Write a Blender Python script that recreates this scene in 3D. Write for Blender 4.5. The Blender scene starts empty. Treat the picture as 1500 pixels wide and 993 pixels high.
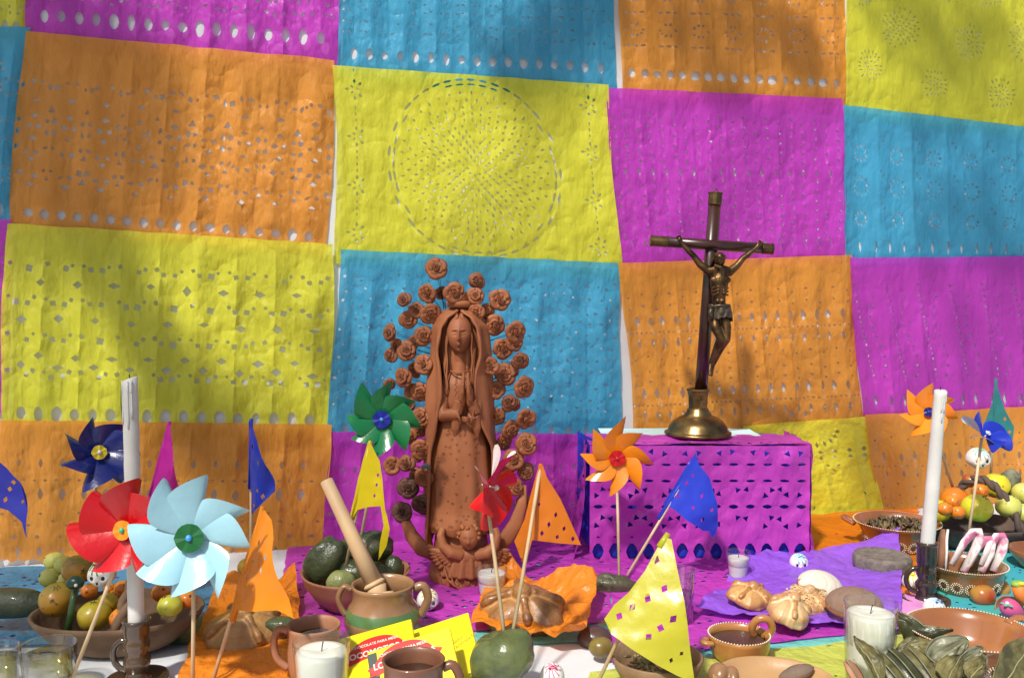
import bpy, bmesh, math, random, time
from mathutils import Vector, Matrix, noise
from mathutils.geometry import delaunay_2d_cdt
random.seed(7)
PI = math.pi
SC = bpy.context.scene
COL = SC.collection
# ---------------------------------------------------------------- camera
F = 1300.0                       # focal length in photograph pixels (1500 wide)
CAMZ = 0.52
PITCH = math.atan(66.5 / F)
cam = bpy.data.cameras.new('camera')
cam.sensor_width = 36; cam.lens = F / 1500 * 36
cam.clip_start = 0.02; cam.clip_end = 400
camo = bpy.data.objects.new('camera', cam); COL.objects.link(camo)
camo.location = (0, 0, CAMZ); camo.rotation_euler = (PI / 2 - PITCH, 0, 0)
SC.camera = camo
# ---------------------------------------------------------------- light
SUN = Vector((0.55, 1.0, -1.40)).normalized()       # direction in which sunlight travels
world = bpy.data.worlds.new('World'); SC.world = world; world.use_nodes = True
nt = world.node_tree
bg = nt.nodes['Background']; bg.inputs['Strength'].default_value = 0.115
sky = nt.nodes.new('ShaderNodeTexSky'); sky.sky_type = 'NISHITA'; sky.sun_disc = False
sky.sun_elevation = math.asin(-SUN.z)
sky.sun_rotation = math.atan2(-SUN.x, -SUN.y)
sky.air_density = 1.0; sky.dust_density = 2.5; sky.ozone_density = 1.0
nt.links.new(sky.outputs[0], bg.inputs['Color'])
sl = bpy.data.lights.new('sun', 'SUN'); sl.energy = 4.7; sl.angle = math.radians(3.2); sl.color = (1, 0.95, 0.87)
so = bpy.data.objects.new('sun', sl); COL.objects.link(so)
so.rotation_euler = SUN.to_track_quat('-Z', 'Y').to_euler(); so.location = (-2, -4, 5)
SC.view_settings.view_transform = 'Standard'; SC.view_settings.look = 'None'
SC.view_settings.exposure = -0.03; SC.view_settings.gamma = 1.0
# ---------------------------------------------------------------- places: photograph pixel -> point of the place
def ray(px, py):
    cx, cy = (px - 750) / F, (496.5 - py) / F
    return Vector((cx, math.cos(PITCH) + cy * math.sin(PITCH), -math.sin(PITCH) + cy * math.cos(PITCH)))
CAM = Vector((0, 0, CAMZ))
def P(px, py, depth):
    r = ray(px, py); return CAM + r * (depth / r.y)
def T(px, py, z=0.0):
    r = ray(px, py); return CAM + r * ((z - CAMZ) / r.z)
WA = Vector((-0.915, 1.70, 0)); WD = (Vector((0.775, 2.10, 0)) - WA).normalized()
WN = Vector((WD.y, -WD.x, 0))                        # faces the viewer
def W(px, py, off=0.0):
    r = ray(px, py); t = (WA + WN * off - CAM).dot(WN) / r.dot(WN)
    return CAM + r * t
# ---------------------------------------------------------------- mesh builder
def nz(p, s=1.0, seed=0.0):
    return noise.noise(Vector((p[0] * s + seed, p[1] * s - seed * .7, p[2] * s + seed * 1.3)))
class MB:
    def __init__(s): s.v = []; s.f = []; s.m = []
    def add(s, vs, fs, mi=0):
        n = len(s.v); s.v += [Vector(v) for v in vs]; s.f += [tuple(i + n for i in f) for f in fs]; s.m += [mi] * len(fs)
        return s
    def box(s, lo, hi, mi=0, M=None):
        x0, y0, z0 = lo; x1, y1, z1 = hi
        vs = [Vector(p) for p in ((x0,y0,z0),(x1,y0,z0),(x1,y1,z0),(x0,y1,z0),(x0,y0,z1),(x1,y0,z1),(x1,y1,z1),(x0,y1,z1))]
        if M: vs = [M @ v for v in vs]
        return s.add(vs, [(0,3,2,1),(4,5,6,7),(0,1,5,4),(1,2,6,5),(2,3,7,6),(3,0,4,7)], mi)
    def grid(s, fn, nu, nv, cu=False, cv=False, mi=0, caps=False):
        vs = [fn(i / nu, j / nv) for j in range(nv + (0 if cv else 1)) for i in range(nu + (0 if cu else 1))]
        w = nu + (0 if cu else 1); h = nv + (0 if cv else 1); fs = []
        for j in range(nv):
            for i in range(nu):
                a = j * w + i; b = j * w + (i + 1) % w; j2 = (j + 1) % h
                fs.append((a, b, j2 * w + (i + 1) % w, j2 * w + i))
        if caps:
            fs.append(tuple(range(w))[::-1]); fs.append(tuple(range((h - 1) * w, h * w)))
        return s.add(vs, fs, mi)
    def tube(s, pts, rad, seg=8, mi=0, flat=1.0, caps=True):
        pts = [Vector(p) for p in pts]; n = len(pts)
        if not hasattr(rad, '__len__'): rad = [rad] * n
        vs = []; up = None
        for i, p in enumerate(pts):
            d = (pts[min(i + 1, n - 1)] - pts[max(i - 1, 0)]).normalized()
            if up is None:
                up = Vector((0, 0, 1)) if abs(d.z) < .9 else Vector((0, -1, 0))
            a = d.cross(up)
            if a.length < 1e-6: a = d.cross(Vector((1, 0, 0)))
            a.normalize(); b = a.cross(d).normalized(); up = b
            for k in range(seg):
                t = 2 * PI * k / seg
                vs.append(p + a * math.cos(t) * rad[i] + b * math.sin(t) * rad[i] * flat)
        fs = [(i*seg+k, i*seg+(k+1)%seg, (i+1)*seg+(k+1)%seg, (i+1)*seg+k) for i in range(n-1) for k in range(seg)]
        if caps: fs += [tuple(range(seg))[::-1], tuple(range((n-1)*seg, n*seg))]
        return s.add(vs, fs, mi)
    def lathe(s, prof, seg=32, c=(0,0,0), sx=1.0, sy=1.0, mi=0, wob=0.0, seed=0.0):
        c = Vector(c); vs = []
        for (r, z) in prof:
            for k in range(seg):
                t = 2 * PI * k / seg
                w = 1 + wob * noise.noise(Vector((math.cos(t) * 1.3 + seed, math.sin(t) * 1.3, z * 12)))
                vs.append(c + Vector((math.cos(t) * r * w * sx, math.sin(t) * r * w * sy, z)))
        n = len(prof)
        fs = [(i*seg+k, i*seg+(k+1)%seg, (i+1)*seg+(k+1)%seg, (i+1)*seg+k) for i in range(n-1) for k in range(seg)]
        if prof[0][0] > 1e-5: fs.append(tuple(range(seg))[::-1])
        if prof[-1][0] > 1e-5: fs.append(tuple(range((n-1)*seg, n*seg)))
        return s.add(vs, fs, mi)
    def ball(s, c, r, M=None, seg=16, rings=10, fn=None, mi=0):
        c = Vector(c); r = Vector(r) if hasattr(r, '__len__') else Vector((r, r, r)); vs = []
        for j in range(rings + 1):
            ph = PI * j / rings
            for k in range(seg):
                t = 2 * PI * k / seg
                d = Vector((math.sin(ph) * math.cos(t), math.sin(ph) * math.sin(t), -math.cos(ph)))
                p = Vector((d.x * r.x, d.y * r.y, d.z * r.z))
                if fn: p = fn(d, p)
                if M: p = M @ p
                vs.append(c + p)
        fs = [(j*seg+k, j*seg+(k+1)%seg, (j+1)*seg+(k+1)%seg, (j+1)*seg+k) for j in range(rings) for k in range(seg)]
        return s.add(vs, fs, mi)
    def build(s, name, mats, parent=None, org=None, smooth=True, remesh=0, smit=4, weld=True, solid=0, sub=0, bevel=0):
        me = bpy.data.meshes.new(name)
        o3 = org if org is not None else (ORG.get(parent.name, Vector()) if parent else Vector())
        if parent is not None and org is None: o3 = ORG.get(parent.name, Vector())
        me.from_pydata([v - o3 for v in s.v], [], s.f)
        if not isinstance(mats, (list, tuple)): mats = [mats]
        for m in mats: me.materials.append(m)
        if any(s.m): me.polygons.foreach_set('material_index', s.m)
        if weld:
            bm = bmesh.new(); bm.from_mesh(me); bmesh.ops.remove_doubles(bm, verts=bm.verts, dist=1e-6)
            bmesh.ops.recalc_face_normals(bm, faces=bm.faces) if not remesh and weld != 'keep' else None
            bm.to_mesh(me); bm.free()
        if smooth: me.polygons.foreach_set('use_smooth', [True] * len(me.polygons))
        me.update()
        o = bpy.data.objects.new(name, me); COL.objects.link(o)
        if parent: o.parent = parent; ORG[o.name] = o3
        else:
            o.location = o3; ORG[o.name] = o3
        if remesh:
            m = o.modifiers.new('remesh', 'REMESH'); m.mode = 'VOXEL'; m.voxel_size = remesh; m.use_smooth_shade = True
            if smit:
                m = o.modifiers.new('smooth', 'SMOOTH'); m.iterations = smit; m.factor = .5
        if solid:
            m = o.modifiers.new('solid', 'SOLIDIFY'); m.thickness = solid; m.offset = 0
        if bevel:
            m = o.modifiers.new('bevel', 'BEVEL'); m.width = bevel; m.segments = 2; m.limit_method = 'ANGLE'
        if sub:
            m = o.modifiers.new('sub', 'SUBSURF'); m.levels = sub; m.render_levels = sub
        return o
ORG = {}
def thing(name, label, cat, loc=(0,0,0), rz=0.0, group=None, world_built=False, tilt=None):
    """An Empty at the base; world_built: parts are given in world coordinates."""
    o = bpy.data.objects.new(name, None); COL.objects.link(o); o.empty_display_size = .02
    o.location = loc; o.rotation_euler = (tilt[0], tilt[1], rz) if tilt else (0, 0, rz)
    o['label'] = label; o['category'] = cat
    if group: o['group'] = group
    ORG[o.name] = Vector(loc) if world_built else Vector()
    return o
def tag(o, label, cat, group=None):
    o['label'] = label; o['category'] = cat
    if group: o['group'] = group
    return o
def struct(o): o['kind'] = 'structure'; return o
def kids(o): return [c for c in bpy.data.objects if c.parent == o]
def dup(root, loc, rz=0.0, scale=1.0, label=None, children=None):
    r = root.copy(); COL.objects.link(r); r.location = loc; r.rotation_euler = (0, 0, rz); r.scale = (scale,) * 3
    if label: r['label'] = label
    for ch in (children if children is not None else kids(root)):
        c = ch.copy(); COL.objects.link(c); c.parent = r
        for g in kids(ch):
            d = g.copy(); COL.objects.link(d); d.parent = c
    return r
# ---------------------------------------------------------------- materials
MATS = {}
def lin(c):
    return tuple(((x / 12.92) if x <= .04045 else ((x + .055) / 1.055) ** 2.4) for x in (v / 255 for v in c))
def mat(name, col, rough=.6, col2=None, nscale=30, ndet=4, bump=0.0, bscale=None, spec=.5, metal=0.0, coat=0.0,
        alpha_transl=0.0, transp=0.0, back=None, stretch=None, sss=0.0, lo=.35, hi=.65, bdist=.002, crumple=0.0, speck=None):
    if name in MATS: return MATS[name]
    m = bpy.data.materials.new(name); m.use_nodes = True; n = m.node_tree.nodes; L = m.node_tree.links
    b = n['Principled BSDF']; out = n['Material Output']
    tc = n.new('ShaderNodeTexCoord'); vec = tc.outputs['Object']
    mp = n.new('ShaderNodeMapping'); L.new(vec, mp.inputs[0]); vec = mp.outputs[0]
    if stretch: mp.inputs['Scale'].default_value = stretch
    b.inputs['Roughness'].default_value = rough; b.inputs['Metallic'].default_value = metal
    b.inputs['Specular IOR Level'].default_value = spec; b.inputs['Coat Weight'].default_value = coat
    b.inputs['Coat Roughness'].default_value = .08
    if sss: b.inputs['Subsurface Weight'].default_value = sss; b.inputs['Subsurface Radius'].default_value = (.01,.006,.004); b.inputs['Subsurface Scale'].default_value = .6
    no = n.new('ShaderNodeTexNoise'); no.inputs['Scale'].default_value = nscale; no.inputs['Detail'].default_value = ndet
    L.new(vec, no.inputs['Vector'])
    mr = n.new('ShaderNodeMapRange'); mr.inputs[1].default_value = lo; mr.inputs[2].default_value = hi; L.new(no.outputs[0], mr.inputs[0])
    mx = n.new('ShaderNodeMix'); mx.data_type = 'RGBA'; L.new(mr.outputs[0], mx.inputs[0])
    c2 = col2 if col2 else tuple(x * .82 for x in col)
    mx.inputs[6].default_value = (*col, 1); mx.inputs[7].default_value = (*c2, 1)
    colout = mx.outputs[2]
    if speck:                       # (colour, scale, threshold)
        vo = n.new('ShaderNodeTexNoise'); vo.inputs['Scale'].default_value = speck[1]; vo.inputs['Detail'].default_value = 2; L.new(vec, vo.inputs['Vector'])
        m2 = n.new('ShaderNodeMapRange'); m2.inputs[1].default_value = speck[2]; m2.inputs[2].default_value = speck[2] + .06; L.new(vo.outputs[0], m2.inputs[0])
        x2 = n.new('ShaderNodeMix'); x2.data_type = 'RGBA'; L.new(m2.outputs[0], x2.inputs[0]); L.new(colout, x2.inputs[6]); x2.inputs[7].default_value = (*speck[0], 1)
        colout = x2.outputs[2]
    if back:
        ge = n.new('ShaderNodeNewGeometry'); x3 = n.new('ShaderNodeMix'); x3.data_type = 'RGBA'
        L.new(ge.outputs['Backfacing'], x3.inputs[0]); L.new(colout, x3.inputs[6]); x3.inputs[7].default_value = (*back, 1); colout = x3.outputs[2]
    L.new(colout, b.inputs['Base Color'])
    rr = n.new('ShaderNodeMapRange'); rr.inputs[3].default_value = max(0, rough - .08); rr.inputs[4].default_value = min(1, rough + .08)
    L.new(no.outputs[0], rr.inputs[0]); L.new(rr.outputs[0], b.inputs['Roughness'])
    last = None
    if bump or crumple:
        bn = n.new('ShaderNodeBump'); bn.inputs['Strength'].default_value = 1; bn.inputs['Distance'].default_value = bdist * (bump or 1)
        n2 = n.new('ShaderNodeTexNoise'); n2.inputs['Scale'].default_value = bscale or nscale * 3; n2.inputs['Detail'].default_value = 5
        L.new(vec, n2.inputs['Vector']); src = n2.outputs[0]
        if crumple:
            for k_, (sc_, am_) in enumerate(((.16, 1.1), (.5, .55))):
                n3 = n.new('ShaderNodeTexNoise'); n3.inputs['Scale'].default_value = (bscale or 40) * sc_; n3.inputs['Detail'].default_value = 1.0; L.new(tc.outputs['Object'], n3.inputs['Vector'])
                a1 = n.new('ShaderNodeMath'); a1.operation = 'SUBTRACT'; L.new(n3.outputs[0], a1.inputs[0]); a1.inputs[1].default_value = .5
                a2 = n.new('ShaderNodeMath'); a2.operation = 'ABSOLUTE'; L.new(a1.outputs[0], a2.inputs[0])
                a3 = n.new('ShaderNodeMath'); a3.operation = 'MULTIPLY_ADD'; L.new(a2.outputs[0], a3.inputs[0]); a3.inputs[1].default_value = crumple * am_ * 2.2; L.new(src, a3.inputs[2]); src = a3.outputs[0]
        L.new(src, bn.inputs['Height']); L.new(bn.outputs[0], b.inputs['Normal']); last = bn.outputs[0]
    sh = b.outputs[0]
    if alpha_transl:
        t = n.new('ShaderNodeBsdfTranslucent'); L.new(colout, t.inputs[0])
        if last: L.new(last, t.inputs['Normal'])
        ms = n.new('ShaderNodeMixShader'); ms.inputs[0].default_value = alpha_transl; L.new(sh, ms.inputs[1]); L.new(t.outputs[0], ms.inputs[2]); sh = ms.outputs[0]
    if transp:
        t = n.new('ShaderNodeBsdfTransparent')
        hs = n.new('ShaderNodeMix'); hs.data_type = 'RGBA'; hs.inputs[0].default_value = .35; L.new(colout, hs.inputs[6]); hs.inputs[7].default_value = (1,1,1,1); L.new(hs.outputs[2], t.inputs[0])
        ms = n.new('ShaderNodeMixShader'); ms.inputs[0].default_value = transp; L.new(sh, ms.inputs[1]); L.new(t.outputs[0], ms.inputs[2]); sh = ms.outputs[0]
    L.new(sh, out.inputs[0])
    MATS[name] = m; return m
def glass_mat(name, tint=(1, 1, 1), refl=1.0, rough=.02):
    if name in MATS: return MATS[name]
    m = bpy.data.materials.new(name); m.use_nodes = True; n = m.node_tree.nodes; L = m.node_tree.links
    n.remove(n['Principled BSDF']); out = n['Material Output']
    t = n.new('ShaderNodeBsdfTransparent'); t.inputs[0].default_value = (*tint, 1)
    g = n.new('ShaderNodeBsdfGlossy'); g.inputs['Roughness'].default_value = rough
    lw = n.new('ShaderNodeLayerWeight'); lw.inputs[0].default_value = .5; fr = n.new('ShaderNodeMath'); fr.operation = 'POWER'; fr.inputs[1].default_value = 2.4; L.new(lw.outputs['Facing'], fr.inputs[0]); f2 = n.new('ShaderNodeMath'); f2.operation = 'MULTIPLY_ADD'; L.new(fr.outputs[0], f2.inputs[0]); f2.inputs[1].default_value = .75; f2.inputs[2].default_value = .05; fr = f2
    mu = n.new('ShaderNodeMath'); mu.operation = 'MULTIPLY'; mu.inputs[1].default_value = refl; L.new(fr.outputs[0], mu.inputs[0])
    ms = n.new('ShaderNodeMixShader'); L.new(mu.outputs[0], ms.inputs[0]); L.new(t.outputs[0], ms.inputs[1]); L.new(g.outputs[0], ms.inputs[2])
    L.new(ms.outputs[0], out.inputs[0]); MATS[name] = m; return m
MAG = (.64, .06, .60); ORA = (.85, .36, .05); YEL = (.80, .78, .055); BLU = (.075, .44, .68); LIM = (.62, .68, .12); TUR = (.20, .66, .62)
VIO = (.35, .13, .82); DBL = (.02, .05, .55)
def tissue(name, c, tr=.20, cr=1.0, bs=42, rough=.34):
    return mat(name, c, rough=rough, col2=tuple(x * .9 for x in c), nscale=9, bump=.6, bscale=bs, bdist=.011, crumple=cr, alpha_transl=.22, transp=tr, spec=.5, stretch=(1, 1, .4))
M_MAG = tissue('magenta tissue', MAG); M_ORA = tissue('orange tissue', ORA); M_YEL = tissue('yellow tissue', YEL); M_BLU = tissue('blue tissue', BLU)
M_YOR = tissue('bright orange tissue', (.9, .25, .01)); M_LIM = tissue('lime tissue', LIM, .05); M_TUR = tissue('turquoise tissue', TUR, .04); M_VIO = tissue('violet tissue', VIO, .05)
M_MAGT = tissue('table magenta tissue', (.60, .062, .53), .05); M_BLUT = tissue('table blue tissue', (.05, .30, .52), .05)
M_CRUM = tissue('crumpled orange tissue', (.9, .27, .02), .04, 1.0, 60); M_DBL = tissue('deep blue tissue', DBL, .02)
M_WHITE = mat('white cloth', (.70, .72, .75), .85, nscale=6, bump=.4, bscale=300, bdist=.0006)
M_TERRA = mat('terracotta', (.39, .140, .056), .55, col2=(.26, .084, .034), nscale=11, ndet=8, bump=.35, bscale=160, bdist=.0012, spec=.35)
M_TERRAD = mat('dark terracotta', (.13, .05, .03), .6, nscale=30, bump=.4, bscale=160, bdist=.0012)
M_CLAY = mat('clay', (.36, .17, .09), .6, col2=(.28, .12, .06), nscale=18, bump=.4, bscale=120, bdist=.001)
M_CLAYG = mat('glazed brown clay', (.30, .11, .04), .22, col2=(.2, .07, .025), nscale=14, bump=.25, bscale=70, coat=.6)
M_TAN = mat('glazed tan clay', (.33, .18, .085), .3, col2=(.22, .115, .05), nscale=16, bump=.25, bscale=70, coat=.5)
M_GREENG = mat('green glaze', (.07, .17, .06), .25, col2=(.12, .2, .05), nscale=14, coat=.5)
M_GREY = mat('greyish clay', (.13, .09, .065), .8, col2=(.2, .14, .1), nscale=30, bump=.8, bscale=80)
M_STONE = mat('volcanic stone', (.12, .10, .085), .9, col2=(.2, .17, .14), nscale=90, bump=1.2, bscale=160)
M_DARKG = mat('dark glaze', (.022, .014, .012), .16, col2=(.05, .03, .02), nscale=20, bump=.3, bscale=60, coat=.7)
M_WAX = mat('white wax', (.66, .65, .61), .42, nscale=12, sss=.2, bump=.15, bscale=60)
M_WAXC = mat('cream wax', (.78, .78, .68), .4, nscale=12, sss=.2, bump=.3, bscale=60)
M_BLACK = mat('black', (.01, .01, .01), .7)
M_STICK = mat('bamboo', (.62, .48, .30), .6, nscale=60, stretch=(1, 1, .12), col2=(.44, .31, .16), bump=.4, bscale=120)
M_WOOD = mat('pale wood', (.66, .47, .26), .55, col2=(.58, .38, .2), nscale=30, stretch=(1, 1, .12))
M_CROSS = mat('dark varnished wood', (.05, .014, .008), .3, col2=(.025, .008, .005), nscale=40, stretch=(1, 1, .1), coat=.3)
M_BRASS = mat('aged brass', (.27, .18, .07), .34, col2=(.10, .06, .025), nscale=30, bump=.3, bscale=90, metal=.9)
M_BRONZE = mat('bronze figure', (.18, .10, .04), .42, col2=(.05, .028, .014), nscale=60, metal=.85, bump=.2, bscale=150)
M_GLASS = glass_mat('clear glass')
M_SKULL = mat('sugar white', (.82, .80, .76), .6, nscale=40, bump=.4, bscale=120)
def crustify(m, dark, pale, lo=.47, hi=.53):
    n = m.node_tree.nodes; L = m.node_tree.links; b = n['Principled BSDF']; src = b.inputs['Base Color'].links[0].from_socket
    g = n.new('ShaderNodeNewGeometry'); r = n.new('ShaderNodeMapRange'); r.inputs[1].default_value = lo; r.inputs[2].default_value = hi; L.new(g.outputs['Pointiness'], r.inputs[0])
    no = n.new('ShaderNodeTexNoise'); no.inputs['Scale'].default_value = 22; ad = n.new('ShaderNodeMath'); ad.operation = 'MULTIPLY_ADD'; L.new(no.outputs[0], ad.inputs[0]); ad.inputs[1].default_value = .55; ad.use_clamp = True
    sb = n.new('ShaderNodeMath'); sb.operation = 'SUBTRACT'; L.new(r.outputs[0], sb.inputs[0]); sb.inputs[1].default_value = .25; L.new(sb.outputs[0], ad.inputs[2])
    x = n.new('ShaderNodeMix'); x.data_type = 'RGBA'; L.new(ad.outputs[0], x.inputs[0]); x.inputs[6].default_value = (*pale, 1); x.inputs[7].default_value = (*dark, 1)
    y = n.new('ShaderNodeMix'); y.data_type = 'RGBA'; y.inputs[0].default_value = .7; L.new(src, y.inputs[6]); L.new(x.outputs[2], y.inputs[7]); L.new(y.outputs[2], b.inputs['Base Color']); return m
def flatmat(n, c, r=.4, **k): return mat(n, c, r, nscale=15, col2=tuple(x * .93 for x in c), **k)
def foil(n, c, r=.24, back=None): return mat(n, c, r, nscale=8, col2=tuple(x * .92 for x in c), spec=.6, back=back, bump=.6, bscale=20, bdist=.005, alpha_transl=.08)
# ---------------------------------------------------------------- perforated paper
def diamond(x, y, a, b=None, ang=0):
    b = b or a; c, s = math.cos(ang), math.sin(ang)
    return [(x + p * c - q * s, y + p * s + q * c) for p, q in ((a, 0), (0, b), (-a, 0), (0, -b))]
def oval(x, y, a, b, n=10, ang=0, pinch=0.0):
    c, s = math.cos(ang), math.sin(ang); o = []
    for k in range(n):
        t = 2 * PI * k / n; p = a * math.cos(t) * (1 - pinch * abs(math.sin(t))); q = b * math.sin(t)
        o.append((x + p * c - q * s, y + p * s + q * c))
    return o
def tri(x, y, a, ang=0):
    return [(x + a * math.cos(ang + k * 2.094), y + a * math.sin(ang + k * 2.094)) for k in range(3)]
def paper(mapf, W_, H_, nu, nv, holes, outline=None, edge=None, us=None):
    """2-D sheet (x 0..W_, y 0..H_ downward) with cut-outs, triangulated; mapf(x,y)->Vector"""
    us = us or [i / nu for i in range(nu + 1)]
    if outline is None:
        outline = [(W_ * u, 0) for u in us[:-1]] + [(W_, H_ * j / nv) for j in range(nv)] + \
                  [(W_ * u, H_) for u in us[:0:-1]] + [(0, H_ * (1 - j / nv)) for j in range(nv)]
        if edge: outline = [(x + edge(x, y)[0], y + edge(x, y)[1]) for x, y in outline]
    x0 = min(p[0] for p in outline); x1 = max(p[0] for p in outline); y0 = min(p[1] for p in outline); y1 = max(p[1] for p in outline)
    def inside(poly, x, y):
        r = False; n = len(poly); j = n - 1
        for i in range(n):
            a, b = poly[i], poly[j]
            if (a[1] > y) != (b[1] > y) and x < (b[0] - a[0]) * (y - a[1]) / (b[1] - a[1]) + a[0]: r = not r
            j = i
        return r
    cell = max(x1 - x0, y1 - y0) / 40; buckets = {}; good = []
    def bb(h): return min(p[0] for p in h), max(p[0] for p in h), min(p[1] for p in h), max(p[1] for p in h)
    boxes = []
    mg = .0012
    for h in holes:
        a0, a1, b0, b1 = bb(h)
        if a0 < x0 + .002 or a1 > x1 - .002 or b0 < y0 + .002 or b1 > y1 - .002: continue
        if outline and not all(inside(outline, *p) for p in h): continue
        ok = True
        ks = [(i, j) for i in range(int((a0 - x0) / cell), int((a1 - x0) / cell) + 1) for j in range(int((b0 - y0) / cell), int((b1 - y0) / cell) + 1)]
        for k in ks:
            for q in buckets.get(k, ()):
                c = boxes[q]
                if a0 < c[1] + mg and a1 > c[0] - mg and b0 < c[3] + mg and b1 > c[2] - mg: ok = False; break
            if not ok: break
        if not ok: continue
        boxes.append((a0, a1, b0, b1)); good.append(h)
        for k in ks: buckets.setdefault(k, []).append(len(boxes) - 1)
    def inhole(x, y):
        for q in buckets.get((int((x - x0) / cell), int((y - y0) / cell)), ()):
            c = boxes[q]
            if c[0] <= x <= c[1] and c[2] <= y <= c[3] and inside(good[q], x, y): return True
        return False
    pts = []; edges = []
    def ring(poly):
        n = len(pts); pts.extend(Vector(p) for p in poly); k = len(poly)
        edges.extend((n + i, n + (i + 1) % k) for i in range(k))
    ring(outline)
    for h in good: ring(h)
    for j in range(1, nv):
        for u_ in us[1:-1]:
            x = x0 + (x1 - x0) * u_; y = y0 + (y1 - y0) * j / nv
            if not inhole(x, y) and inside(outline, x, y): pts.append(Vector((x, y)))
    r = delaunay_2d_cdt(pts, edges, [], 0, 1e-7)
    vs, fs = r[0], r[2]; keep = []
    for f in fs:
        cx = sum(vs[i].x for i in f) / len(f); cy = sum(vs[i].y for i in f) / len(f)
        if inhole(cx, cy) or not inside(outline, cx, cy): continue
        keep.append(tuple(f))
    mb = MB(); mb.v = [mapf(v.x, v.y) for v in vs]; mb.f = keep; mb.m = [0] * len(keep)
    return mb
def bil(q, u, v):
    a = q[0][0] * (1-u) * (1-v) + q[1][0] * u * (1-v) + q[2][0] * u * v + q[3][0] * (1-u) * v
    b = q[0][1] * (1-u) * (1-v) + q[1][1] * u * (1-v) + q[2][1] * u * v + q[3][1] * (1-u) * v
    return a, b
# ================================================================ the setting
g = MB(); g.add([(-150,-150,-.78),(150,-150,-.78),(150,150,-.78),(-150,150,-.78)], [(0,1,2,3)])
struct(g.build('ground', mat('paving', (.30,.28,.25), .9, nscale=3, bump=1, bscale=20)))
w = MB()
def wall_pt(u, v):
    d = -0.9 + u * 3.6; z = -0.02 + v * 1.55
    p = WA + WD * (d - .4) + WN * (.001 * nz((d * 3, 0, z * 2), 1.3, 3)); p.z = z; return p
w.grid(wall_pt, 60, 30)
o = w.build('backdrop_cloth', M_WHITE); tag(o, 'white cloth hung behind the tissue papers at the back of the altar', 'backdrop cloth')
hw = MB()
for pz in (0,):
    a = WA - WD * 2.2 + Vector((0,0,-.78)); b = WA + WD * 4.5 + Vector((0,0,-.78)); back = -WN * .25
    hw.add([a - WN*.05, b - WN*.05, b + back, a + back, a - WN*.05 + Vector((0,0,3.2)), b - WN*.05 + Vector((0,0,3.2)), b + back + Vector((0,0,3.2)), a + back + Vector((0,0,3.2))],
       [(0,3,2,1),(4,5,6,7),(0,1,5,4),(1,2,6,5),(2,3,7,6),(3,0,4,7)])
o = hw.build('house_wall', mat('plaster', (.55,.5,.42), .9, nscale=5, bump=1, bscale=60), smooth=False); tag(o, 'plastered wall behind the hanging white cloth', 'wall')
# table: white cloth top, following the wall at the back
tb = thing('altar_table', 'long table under a white cloth carrying the whole altar', 'table', (0, 1.3, -.78))
back0 = WA - WD * .5; back1 = WA + WD * 3.0
def top_pt(u, v):
    bk = back0.lerp(back1, u); fr = Vector((bk.x, .86, 0)); p = fr.lerp(bk, v); p.z = -.001 + .0015 * nz(p, 3, 5) - .0015
    return p
m = MB(); m.grid(top_pt, 60, 24)
def drop_pt(u, v):
    x = back0.x + (back1.x - back0.x) * u
    return Vector((x, .86 - .012 * (1 + math.sin(x * 30)) * (1 - v), -.003 - (1 - v) * .5))
m.grid(drop_pt, 120, 6)
m.build('tablecloth', M_WHITE, tb, org=Vector((0, 1.3, -.78)))
for x in (-1.1, 1.3):
    for y in (.95, 1.55): MB().box((x-.025, y-.025, -.78), (x+.025, y+.025, -.006)).build('leg', M_WOOD, tb, org=Vector((0, 1.3, -.78)), smooth=False)
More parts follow.
